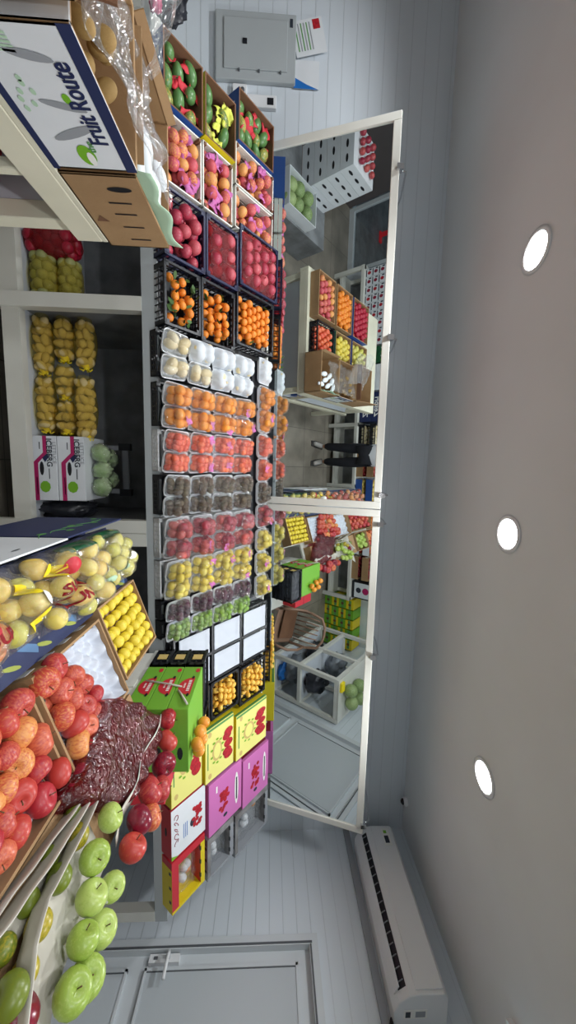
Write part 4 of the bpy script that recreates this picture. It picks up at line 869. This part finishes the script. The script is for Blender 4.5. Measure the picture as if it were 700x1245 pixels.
# edge apples on a folded paper strip
f=lambda u,v:tuple(isl(196-58*u+3*math.sin(u*14),868+150*u,.0+.045*(1-v))+Vector((.0+.035*v,0,0)))
o=single('paper_strip',MB().grid(f,24,3,'paper'),'folded white paper strip between the red net bag and the edge apples','paper'); o.modifiers.new('s','SOLIDIFY').thickness=.002
ED=[(204,874,24,'apple_dark'),(203,901,26,'apple_blush'),(199,929,29,'apple_dark'),(182,962,32,'apple_red'),(195,959,28,'apple_red'),(169,997,33,'apple_dark'),(183,993,30,'apple_blush'),(161,1031,33,'apple_blush')]
OR8=['first','second','third','fourth','fifth','sixth','seventh','last']
for k,(x,y,dpx,mt_) in enumerate(ED):
    p=isl(x,y,.035+(.0)); r=(p-EYE).dot(FW)*dpx/450/2*1.0; loose('apple','apple',mt_,p,r,OR8[k]+' red apple of the outer edge row, counted from the lime green cartons','apples along the outer edge',stem=True,rot=Euler((random.uniform(-1.2,1.2),random.uniform(-1.2,1.2),0)).to_matrix().to_4x4())
ob('edge_lip',MB().box(1.10,1.17,.5,1.5,1.08,1.145,'cream_paint'),OT,bpy.data.objects['sloping_table'])
# paper sheets with green apples
def sheet(L,label,hi,lo,wid):
    def fn(u,v):
        q=u*(len(L)-1); i=min(int(q),len(L)-2); fr_=q-i; x=L[i][0]+(L[i+1][0]-L[i][0])*fr_; y=L[i][1]+(L[i+1][1]-L[i][1])*fr_
        p=isl(x,y,hi); ux=Vector((1,0,IK))/IL
        if v<.35: k=v/.35; return tuple(p+ux*.018*k-INv*(hi-lo)*k+ux*.0015*math.sin(u*22)*(1-k))
        k=(v-.35)/.65; return tuple(p+ux*(.018+wid*k)-INv*(hi-lo)+INv*.006*math.sin(u*25)*math.sin(k*6))
    o=single('paper_tray',MB().grid(fn,40,12,'paper'),label,'tray'); o.modifiers.new('s','SOLIDIFY').thickness=.003
sheet([(98,978),(60,1030),(20,1085),(-20,1140),(-80,1230)],'grey paper fruit tray nearest the red apple box','' or .03,-.03,.06)
sheet([(110,976),(78,1030),(40,1085),(0,1142),(-60,1240)],'grey paper fruit tray in the middle under olive green apples',.05,-.015,.07)
sheet([(120,974),(92,1035),(62,1090),(46,1150),(36,1245),(25,1320)],'pale paper fruit tray under the bright green apples',.06,.01,.165)
GA=[(134,994,31,'apple_green',.055),(115,1042,35,'apple_green',.055),(111,1091,37,'apple_green',.055),(136,1078,30,'apple_green',.045),(123,1130,36,'apple_green',.045),(101,1143,37,'apple_green',.06),(88,1207,44,'apple_green',.06),(105,1190,42,'apple_green',.05)]
for k,(x,y,dpx,mt_,of) in enumerate(GA):
    p=isl(x,y,of); r=(p-EYE).dot(FW)*dpx/450/2*1.02; o=loose('apple','apple',mt_,p,r,['bright green apple touching the red net bag','bright green apple second from the red net bag','bright green apple third from the red net bag, inner row','bright green apple','green apple with a yellow blush on its outer cheek','bright green apple fourth in the inner row from the net bag','largest bright green apple nearest the viewer on the pale tray','green apple behind the largest green apple, at the outer edge'][k],'bright green apples on the paper tray',stem=True,rot=RY(-50+random.uniform(-30,30))@RX(random.uniform(-40,40)))
    if k==3: o['label']='green apple with a small round white sticker, outer edge of the paper tray'; ob('sticker',MB().lathe([(.3,1.0),(.001,1.03)],'white_ink',14),o.matrix_world.to_3x3().normalized().to_4x4().inverted()@Euler((0,0,0)).to_matrix().to_4x4()@RX(60)@Matrix.Diagonal((.7,.7,1.0,1)),o)
GB=[(95,1017,28,.02,1),(72,1068,31,.02,0),(47,1125,34,.02,1),(30,1183,34,.015,0),(12,1212,46,.03,0),(87,993,26,-.005,0),(59,1045,28,-.01,0),(33,1097,30,-.01,0),(4,1155,32,-.01,0)]
for k,(x,y,dpx,of,stk) in enumerate(GB):
    p=isl(x,y,of); r=(p-EYE).dot(FW)*dpx/450/2*1.0
    dirv=(EYE-p).normalized(); rotm=dirv.to_track_quat('Z','Y').to_matrix().to_4x4()@RX(random.uniform(50,80))
    o=loose('apple','apple','apple_olive',p,r,['','yellowish olive apple in the middle paper tray between two stickered apples','','small olive apple deep in the middle paper tray beside the second stickered apple','largest olive green apple in the middle tray nearest the viewer','olive apple at the far end of the inner paper tray by the net bag','second olive apple of the inner paper tray from the net bag','third olive apple of the inner paper tray from the net bag','nearest olive apple of the inner paper tray'][k],'olive green apples between the trays',rot=rotm)
    if stk:
        o['label']='olive green apple with a round blue sticker, '+('far one by the red net bag' if k==0 else 'nearer one to the viewer')
        b=MB().lathe([(.3,.0),(.29,.03),(.001,.06)],'navy_ink',16).lathe([(.12,.055),(.001,.065)],'white_ink',10)
        q=o.matrix_world.to_3x3().normalized().inverted()@dirv
        ob('sticker',b,Matrix.Translation(q*.93)@q.to_track_quat('Z','Y').to_matrix().to_4x4(),o)
p=isl(16,1240,.0); loose('apple','apple','apple_dark',p,.045,'dark red apple at the near corner of the paper trays',None)
# more boxes towards the photographer (mirror)
M,w_,l_=card_box(.60,.87,-.25,.38,.12,'brown box of red apples at the photographer end of the sloping table')
for x,y,z in spots(w_-.03,l_-.03,.038,1): loose('apple','apple','apple_red',M@Vector((x,y,.09)),.038,'red apple in the box at the photographer end','apples at the photographer end')
M,w_,l_=card_box(.89,1.13,.0,.33,.12,'brown box of green apples at the photographer end of the sloping table')
for x,y,z in spots(w_-.03,l_-.03,.038,1): loose('apple','apple','apple_green',M@Vector((x,y,.09)),.038,'green apple in the box at the photographer end','green apples at the photographer end')
M,w_,l_=card_box(.89,1.13,-.25,-.02,.12,'small brown box of blush apples at the photographer end of the sloping table')
for x,y,z in spots(w_-.03,l_-.03,.038,1): loose('apple','apple','apple_blush',M@Vector((x,y,.09)),.038,'blush apple in the small box at the photographer end','blush apples at the photographer end')
# stack of green cartons, black crate, oranges, red carton
for k in range(3):
    z0=1.037+.093*k; t=thing('green_carton','lime green carton with red half round logo, '+['bottom','middle','top'][k]+' of the stack','carton',T(1.05,1.50,z0))
    b=MB().box(0,.30,0,.34,0,.091,['green_card']*6); F=face((0,.17,.045),(-1,0,0),(0,0,1))
    decal(b,F,[(-.075+.15*i/12*1.0,-.0+0*i) for i in (0,)]+[(.08*math.cos(math.pi*i/12),-.034+.07*math.sin(math.pi*i/12)) for i in range(13)],'red_card') if 0 else decal(b,F,[(.07*math.cos(math.pi*i/12),.03-.066*math.sin(math.pi*i/12)) for i in range(13)],'red_card')
    decal(b,F,ellipse(-.135,.03,.018,.011,10),'red_card')
    for q in range(9): decal(b,F,[(-.045+.010*q,.006),(-.039+.010*q,.006),(-.039+.010*q,.020),(-.045+.010*q,.020)],'white_ink',.002)
    for q in range(4): decal(b,F,[(-.02+.010*q,-.012),(-.014+.010*q,-.012),(-.014+.010*q,-.004),(-.02+.010*q,-.004)],'white_ink',.002)
    decal(b,F,ellipse(.07,.02,.014,.006,8),'black_plastic',.002); decal(b,F,ellipse(-.07,.02,.014,.006,8),'black_plastic',.002)
    bevel(ob('box_body',b,parent=t),.002,1)
    Fy=face((.15,0,.044),(0,-1,0),(0,0,1)); ob('hand_hole',MB().prism(ellipse(.06,.01,.03,.012,12),-.001,.0012,'black_plastic',Fy),parent=t)
b=MB().tube([(1.047,1.66,1.25),(1.04,1.67,1.19),(1.045,1.69,1.14),(1.04,1.70,1.07)],.004,'paper',5).tube([(1.04,1.52,1.305),(1.045,1.6,1.26),(1.047,1.63,1.24)],.005,'paper',5)
single('paper_string',b,'loose strip of white paper on the lime green cartons','string')
for k in range(3):
    t=thing('black_crate','black plastic crate with pale window, '+['bottom','middle','top'][k]+' one behind the green cartons','crate',T(1.21,1.935,1.037+.094*k))
    ob('crate_body',crate_mesh(.32,.16,.09,'plastic','black_plastic'),parent=t); ob('label_card',MB().box(-.162,-.1605,-.02,.03,.02,.07,'tan_ink'),parent=t)
    ob('liner',MB().box(-.15,.15,-.07,.07,.008,.075,'black_bag'),parent=t)
for k,(x,y) in enumerate(((1.24,1.53),(1.30,1.57),(1.24,1.61),(1.31,1.65),(1.26,1.70))):
    loose('orange','citrus','orange_skin',(x,y,1.345),.030,'bright orange lying on top of the lime green cartons','oranges on the green cartons')
t=thing('red_carton','dark red carton with white lettering strip beside the green cartons','carton',T(1.36,1.50,1.037)); b=MB().box(0,.15,0,.3,0,.17,'red_card')
F=face((.075,0,.085),(0,-1,0),(0,0,1)); 
for q in range(8): decal(b,F,[(-.05+.013*q,.03),(-.042+.013*q,.03),(-.042+.013*q,.045),(-.05+.013*q,.045)],'white_ink')
bevel(ob('box_body',b,parent=t),.002,1); ob('lid_seam',MB().box(0,.15,.14,.15,.17,.171,'maroon_card'),parent=t)
# ---------------------------------------------------------------- far side of the shop, seen in the mirrors
t=thing('wall_rack','white framed rack along the wall behind the photographer','rack',T(-.4,-.93,0)); OR=T(.4,.93,0)
for x in (-3.15,-1.85,-.72,.3,1.3,2.27): 
    ob('post',MB().box(x-.03,x+.03,-.78,-.73,0,.55,'white_paint'),OR,t); ob('post',MB().box(x-.03,x+.03,-1.12,-1.08,0,.55,'white_paint'),OR,t)
ob('shelf',MB().box(-3.18,2.3,-1.12,-.72,.50,.55,'white_paint'),OR,t); ob('shelf',MB().box(-3.18,2.3,-1.08,-.78,.08,.12,'white_paint'),OR,t)
ob('back_panel',MB().box(-3.18,2.3,-1.145,-1.125,0,.5,'grey_board'),OR,t)
n=0
for i in range(9):
    for k in range(4):
        x0=-3.12+.13*i; z0=.552+.11*k; mtc='white_card'
        b=MB().box(0,.125,0,.3,0,.105,mtc); F=face((.0625,.3,.052),(0,1,0),(0,0,1))
        decal(b,F,ellipse(0,.005,.026,.03,9),'maroon_card' if (i+k)%3 else 'red_ink'); decal(b,F,[(-.05,-.05),(.05,-.05),(.05,-.035),(-.05,-.035)],'maroon_card' if i>5 else ('dark_ink' if k!=3 else 'lime_ink')); decal(b,F,[(.035,.0),(.055,.0),(.055,.04),(.035,.04)],'dark_ink')
        single('fruit_carton',b,f'small white carton on the rack, {["bottom","second","third","top"][k]} layer, {["nearest the glass door","second from the glass door","third from the glass door","fourth from the glass door","in the middle","sixth from the glass door","fourth from the green cartons","second from the green cartons","nearest the green cartons"][i]}','carton',T(x0,-1.08,z0),'small white cartons on the wall rack')
for k in range(3):
    b=MB().box(0,.24,0,.3,0,.13,'dark_green'); F=face((.12,.3,.065),(0,1,0),(0,0,1))
    for q in range(4): decal(b,F,ellipse(-.09+.06*q,.0,.018,.018,5,q),'white_ink' if q%2 else 'lime_ink')
    single('green_carton',b,'dark green patterned carton on the wall rack, '+['bottom','middle','top'][k]+' one','carton',T(-1.92,-1.08,.552+.135*k))
def zdec(b,w,l,h): pass
for k in range(3): bx('white_carton','white teal printed carton on the wall rack beside the dark green cartons, '+['bottom','middle','top'][k],'carton',-1.65,-1.25,-1.08,-.78,.552+.13*k,.552+.13*k+.125,'white_card' if k else 'navy_card')
for k in range(2):
    t=bx('kiwi_carton','navy carton with white lettering on the wall rack, '+['lower','upper'][k],'carton',-1.22,-.76,-1.08,-.78,.552+.2*k,.552+.2*k+.195,'navy_card')
    F=face((.23,.3,.1),(0,1,0),(0,0,1)); lettering('Zespri',.12,'white_ink',F@T(0,0,.001),t,.002)
for k in range(2):
    M,w_,l_=flatcrate(-.72,-.30,-1.08,-.78,.552+.2*k,.1,'plastic','black_plastic','black_plastic','plastic_crate','black crate of pale fruit on the wall rack, '+['lower','upper'][k])
    fill(M,w_,l_,'pear','pear','cream_fruit',.034,'pale pear in the '+['lower','upper'][k]+' black crate on the wall rack','pears on the wall rack '+str(k and 'upper' or 'lower'),1,z0=.02)
for i,(x0,c,nm,mt_,lb) in enumerate(((-.26,'card','apple','apple_red','brown carton of red apples'),(.18,'blue_card','pear','pear_skin','blue carton of pears'),(.62,'card','orange','mandarin','brown carton of oranges'),(1.06,'white_card','apple','apple_blush','white carton of blush apples'),(1.50,'card','apple','apple_dark','brown carton of dark red apples'))):
    for k in range(2):
        lb2=lb+' on the wall rack, '+['lower','upper'][k]
        M,w_,l_=flatcrate(x0,x0+.40,-1.08,-.76,.552+.19*k,.12,'card',c,'card','fruit_crate',lb2)
        fill(M,w_,l_,nm,'apple' if nm!='orange' else 'citrus',mt_,.037,f'{nm} in the {lb2}',lb2+' fruit',1,z0=.05)
b=MB().box(0,.3,0,.28,0,.4,'black_plastic'); F=face((.15,.28,.2),(0,1,0),(0,0,1)); decal(b,F,[(-.13,-.15),(.13,-.15),(.13,.15),(-.13,.15)],'white_card'); decal(b,F,ellipse(.0,.06,.06,.06),'magenta_ink',.002); decal(b,F,ellipse(0,-.07,.05,.05,8),'dark_ink',.002)
single('printed_carton',b,'black and white carton with a magenta disc at the end of the wall rack','carton',T(1.95,-1.08,.552))
for i in range(5):
    for k in range(4):
        b=MB().box(0,.2,0,.3,0,.145,'gold_card' if (i+k)%2 else 'lime_ink'); F=face((.1,.3,.072),(0,1,0),(0,0,1)); decal(b,F,[(-.08,-.02),(.08,-.02),(.08,.03),(-.08,.03)],'green_ink'); decal(b,F,ellipse(.0,.0,.025,.03,8),'card_dark',.002)
        single('produce_carton',b,'yellow green carton by the front wall, '+['bottom','second','third','top'][k]+' layer, '+['next to the rack','second from the rack','middle','second from the side wall','nearest the side wall'][i],'carton',T(2.32+.205*i*.9,-1.13,.0+.147*k),'yellow green cartons by the front wall')
# storage rack against the side wall
t=thing('storage_rack','white open storage rack against the side wall, seen in the mirror','rack',T(2.98,.35,0)); OS=T(-2.98,-.35,0)
for x in (2.70,3.25):
    for y in (-.25,.4,.97): ob('post',MB().box(x-.025,x+.025,y-.025,y+.025,0,1.33,'white_paint'),OS,t)
for z in (.28,.72,1.30):
    for y in (-.25,.97): ob('rail',MB().box(2.725,3.225,y-.02,y+.02,z-.025,z+.025,'white_paint'),OS,t)
    for x in (2.70,3.25): ob('rail',MB().box(x-.02,x+.02,-.225,.945,z-.025,z+.025,'white_paint'),OS,t)
ob('shelf',MB().box(2.72,3.23,-.23,.95,.27,.285,'pale_board'),OS,t); ob('shelf',MB().box(2.72,3.23,-.23,.95,.71,.725,'pale_board'),OS,t); ob('top_panel',MB().box(2.68,3.27,-.27,.99,1.33,1.345,'white_paint'),OS,t)
for k,(x,y,z,s,mt_,lb) in enumerate(((2.98,.75,.86,.14,'black_bag','black bag on the middle shelf of the storage rack, near end'),(2.98,.2,.86,.14,'grey_bag','grey bag on the middle shelf of the storage rack'),(2.98,.7,.44,.15,'grey_bag','grey bag on the low shelf of the storage rack, near end'),(2.95,.1,.42,.14,'black_bag','black bag on the low shelf of the storage rack'))):
    single('plastic_bag',blob(0,0,0,s*1.2,s*1.3,s*.9,mt_,.4,16,k),lb,'bag',T(x,y,z))
single('blue_bag',blob(0,0,0,.14,.16,.05,'blue_ink',.4,16,8),'blue bag lying on the low shelf of the storage rack','bag',T(2.98,.8,.62-.27))
for k,(x,y) in enumerate(((2.86,.82),(3.05,.78),(2.9,.58),(3.1,.55))): single('melon',fruit('round','melon'),'green melon on top of the storage rack','melon',T(x,y,1.43)@rrot()@Matrix.Diagonal((.088,.088,.084,1)),'melons on the storage rack')
single('yellow_leaflet',MB().box(-.06,.06,-.04,.04,0,.03,'yellow_ink'),'small yellow pack on the storage rack top','pack',T(2.78,.93,1.348))
# brown chair
t=thing('plastic_chair','brown plastic armchair with slotted back, seen in the mirror','chair',T(2.22,.95,0)@RZ(200))
ob('seat',MB().grid(lambda u,v:((u-.5)*.46,(v-.5)*.44,.43-.02*math.sin(math.pi*u)-.0*v),10,10,'chair_brown'),parent=t).modifiers.new('s','SOLIDIFY').thickness=.012
bk=MB()
for q in range(6): bk.tube([(-.16+.064*q,.22,.46),(-.17+.068*q,.27,.66),(-.16+.064*q,.30,.80)],.009,'chair_brown',6)
bk.tube([(-.23,.2,.43),(-.24,.27,.66),(-.20,.31,.82),(-.1,.33,.875),(0,.335,.885),(.1,.33,.875),(.20,.31,.82),(.24,.27,.66),(.23,.2,.43)],.019,'chair_brown',8); ob('backrest',bk,parent=t)
for s in (-1,1):
    ob('armrest',MB().tube([(s*.24,.26,.64),(s*.27,.1,.65),(s*.27,-.12,.63),(s*.25,-.2,.52),(s*.23,-.2,.43)],.018,'chair_brown',8),parent=t)
    ob('leg',MB().tube([(s*.21,-.2,.42),(s*.25,-.24,0)],[.022,.016],'chair_brown',8),parent=t); ob('leg',MB().tube([(s*.21,.2,.42),(s*.25,.26,0)],[.022,.016],'chair_brown',8),parent=t)
single('cardboard_sheet',MB().box(-.2,.2,-.16,.16,0,.01,'card_dark'),'dark brown cardboard sheet on the brown chair','cardboard',T(2.2,.9,.452)@RZ(20))
# foam boxes with melons by the left wall
bx('low_cabinet','low grey cabinet under the white foam boxes by the left wall','cabinet',-3.95,-2.95,.3,1.4,0,.44,'grey_board')
for k in range(4):
    t=thing('foam_box','white slotted carton by the left wall, '+['bottom','second','third','top'][k]+' of the stack','box',T(-3.9,.35,.442+.18*k))
    b=MB().box(0,.5,0,.5,0,.176,'white_card'); ob('box_body',b,parent=t)
    for q in range(3): ob('slot',MB().prism(ellipse(0,0,.045,.016,12),-.002,.0015,'black_plastic',face((.1+.15*q,.5,.09),(0,1,0),(0,0,1))),parent=t); ob('slot',MB().prism(ellipse(0,0,.045,.016,12),-.002,.0015,'black_plastic',face((.5,.1+.15*q,.09),(1,0,0),(0,0,1))),parent=t)
M=T(-3.17,1.02,.442); single('foam_box',crate_mesh(.4,.55,.16,'card','white_card','white_card'),'open white box of pale melons by the left wall','box',M)
for x,y in ((-.08,-.15),(.09,-.14),(-.09,.03),(.09,.05),(-.06,.19),(.1,.2)): single('melon',fruit('round','melon'),'pale green melon in the open white box','melon',M@T(x,y,.1)@rrot()@Matrix.Diagonal((.085,.085,.08,1)),'melons in the open white box')
for k in range(12): loose('tomato','citrus','apple_wine',(-3.8+.1*(k%4),.45+.13*(k//4),1.19),.038,'red fruit on top of the white foam boxes','red fruit on the foam boxes')
# ---------------------------------------------------------------- the photographer
def skin(name,pts,edges,rad,mt,parent,root=0,lv=1):
    me=bpy.data.meshes.new(name); me.from_pydata(pts,edges,[]); me.materials.append(MATS[mt]); o=ob(name,me,None,parent)
    m=o.modifiers.new('Skin','SKIN'); m.use_smooth_shade=True
    for i,v in enumerate(me.skin_vertices[0].data):
        v.radius=rad[i] if isinstance(rad[i],tuple) else (rad[i],rad[i]); v.use_root=(i==root)
    s=o.modifiers.new('sub','SUBSURF'); s.levels=lv; s.render_levels=lv; return o
PX,PY=-.20,-.42
t=thing('person','person in white shirt, black trousers and pale shoes taking the picture, seen in the mirror','person',T(PX,PY,0))
P=[(0,0,.95),(0,0,1.12),(0,0,1.32),(0,.01,1.47),(0,.03,1.53),(0,.05,1.62),(0,.05,1.70),
 (-.17,0,1.42),(-.21,.06,1.18),(-.08,.27,1.42),(-.02,.34,1.56), (.17,0,1.42),(.24,.06,1.18),(.27,.27,1.42),(.25,.34,1.56),
 (-.10,0,.90),(-.12,.02,.50),(-.15,0,.09),(.10,0,.90),(.11,.03,.50),(.10,0,.09)]
Ed=[(0,1),(1,2),(2,3),(3,4),(4,5),(5,6),(2,7),(7,8),(8,9),(9,10),(2,11),(11,12),(12,13),(13,14),(0,15),(15,16),(16,17),(0,18),(18,19),(19,20)]
Rd=[(.14,.10),(.12,.09),(.14,.10),.055,.055,(.075,.09),(.07,.085),.055,.04,.034,.028,.055,.04,.034,.028,.08,.055,.038,.08,.055,.038]
body=skin('body',P,Ed,Rd,'skin',t)
skin('shirt',[(0,0,.83)]+[P[1],P[2],(0,.0,1.42),P[7],P[8],P[11],P[12]],[(0,1),(1,2),(2,3),(2,4),(4,5),(2,6),(6,7)],[(.20,.14),(.185,.135),(.185,.13),.08,.085,.07,.085,.07],'shirt',t)
skin('trousers',[(0,0,.90),P[15],P[16],(-.15,0,.12),P[18],P[19],(.10,0,.12)],[(0,1),(1,2),(2,3),(0,4),(4,5),(5,6)],[(.16,.12),.10,.078,.062,.10,.078,.062],'trousers',t)
for s,xx in ((-1,-.15),(1,.10)):
    sh=skin('shoe',[(xx,-.04,.055),(xx+s*.02,.08,.05),(xx+s*.04,.19,.035)],[(0,1),(1,2)],[(.045,.05),(.045,.045),(.04,.03)],'shoe',t); ob('sole',MB().prism([(xx-.05,-.10),(xx+.05,-.10),(xx+.055+s*.03,.1),(xx+s*.04+.04,.22),(xx+s*.04-.04,.22),(xx-.055+s*.03,.1)],0,.02,'sole'),parent=t)
for s,hx,hy,hz in ((1,-.02,.34,1.56),(-1,.25,.34,1.56)):
    ob('hand',MB().box(-.001,.001,-.001,.001,-.001,.001,'skin'),T(hx,hy,hz),t) if 0 else None
    for q in range(4):
        a=.022*q-.033; skin('finger',[(hx+s*.0,hy+.0,hz+.02+a*.3),(hx+s*.03,hy+.035,hz+.05+a),(hx+s*.055,hy+.075-.01*q,hz+.065+a),(hx+s*.08,hy+.07-.01*q,hz+.07+a)],[(0,1),(1,2),(2,3)],[.016,.010,.009,.008],'skin',t)
    skin('thumb',[(hx,hy,hz+.01),(hx+s*.03,hy+.01,hz+.03),(hx+s*.07,hy+.03,hz+.05)],[(0,1),(1,2)],[.016,.011,.010],'skin',t)
hm=blob(0,0,0,.088,.105,.10,'hair',.15,9,2); ob('hair',hm,T(0,.025,1.715),t)
fc=MB()
for s in (-1,1): fc.lathe([(.001,-.011),(.011,0),(.001,.011)],'foam',8,T(s*.03,.118,1.66)); fc.lathe([(.001,-.005),(.005,0),(.001,.005)],'hair',8,T(s*.03,.128,1.66))
ob('eyes',fc,parent=t); ob('nose',MB().tube([(0,.115,1.675),(0,.14,1.635),(0,.13,1.625)],[.008,.014,.008],'skin',8),parent=t); ob('mouth',MB().box(-.022,.022,.118,.128,1.595,1.603,'red_ink'),parent=t)
for s in (-1,1): ob('ear',blob(0,0,0,.012,.02,.032,'skin',.1,6,1,10,6),T(s*.088,.04,1.65),t)
t=thing('mobile_phone','black mobile phone held up by the photographer','phone',T(-.01,-.035,1.65))
bevel(ob('phone_body',MB().box(-.08,.08,-.004,.004,-.038,.038,'black_plastic'),parent=t),.003); ob('phone_lens',MB().lathe([(.007,0),(.006,.002),(.001,.002)],'chrome',12,T(-.05,.004,.02)@RX(-90)),parent=t)
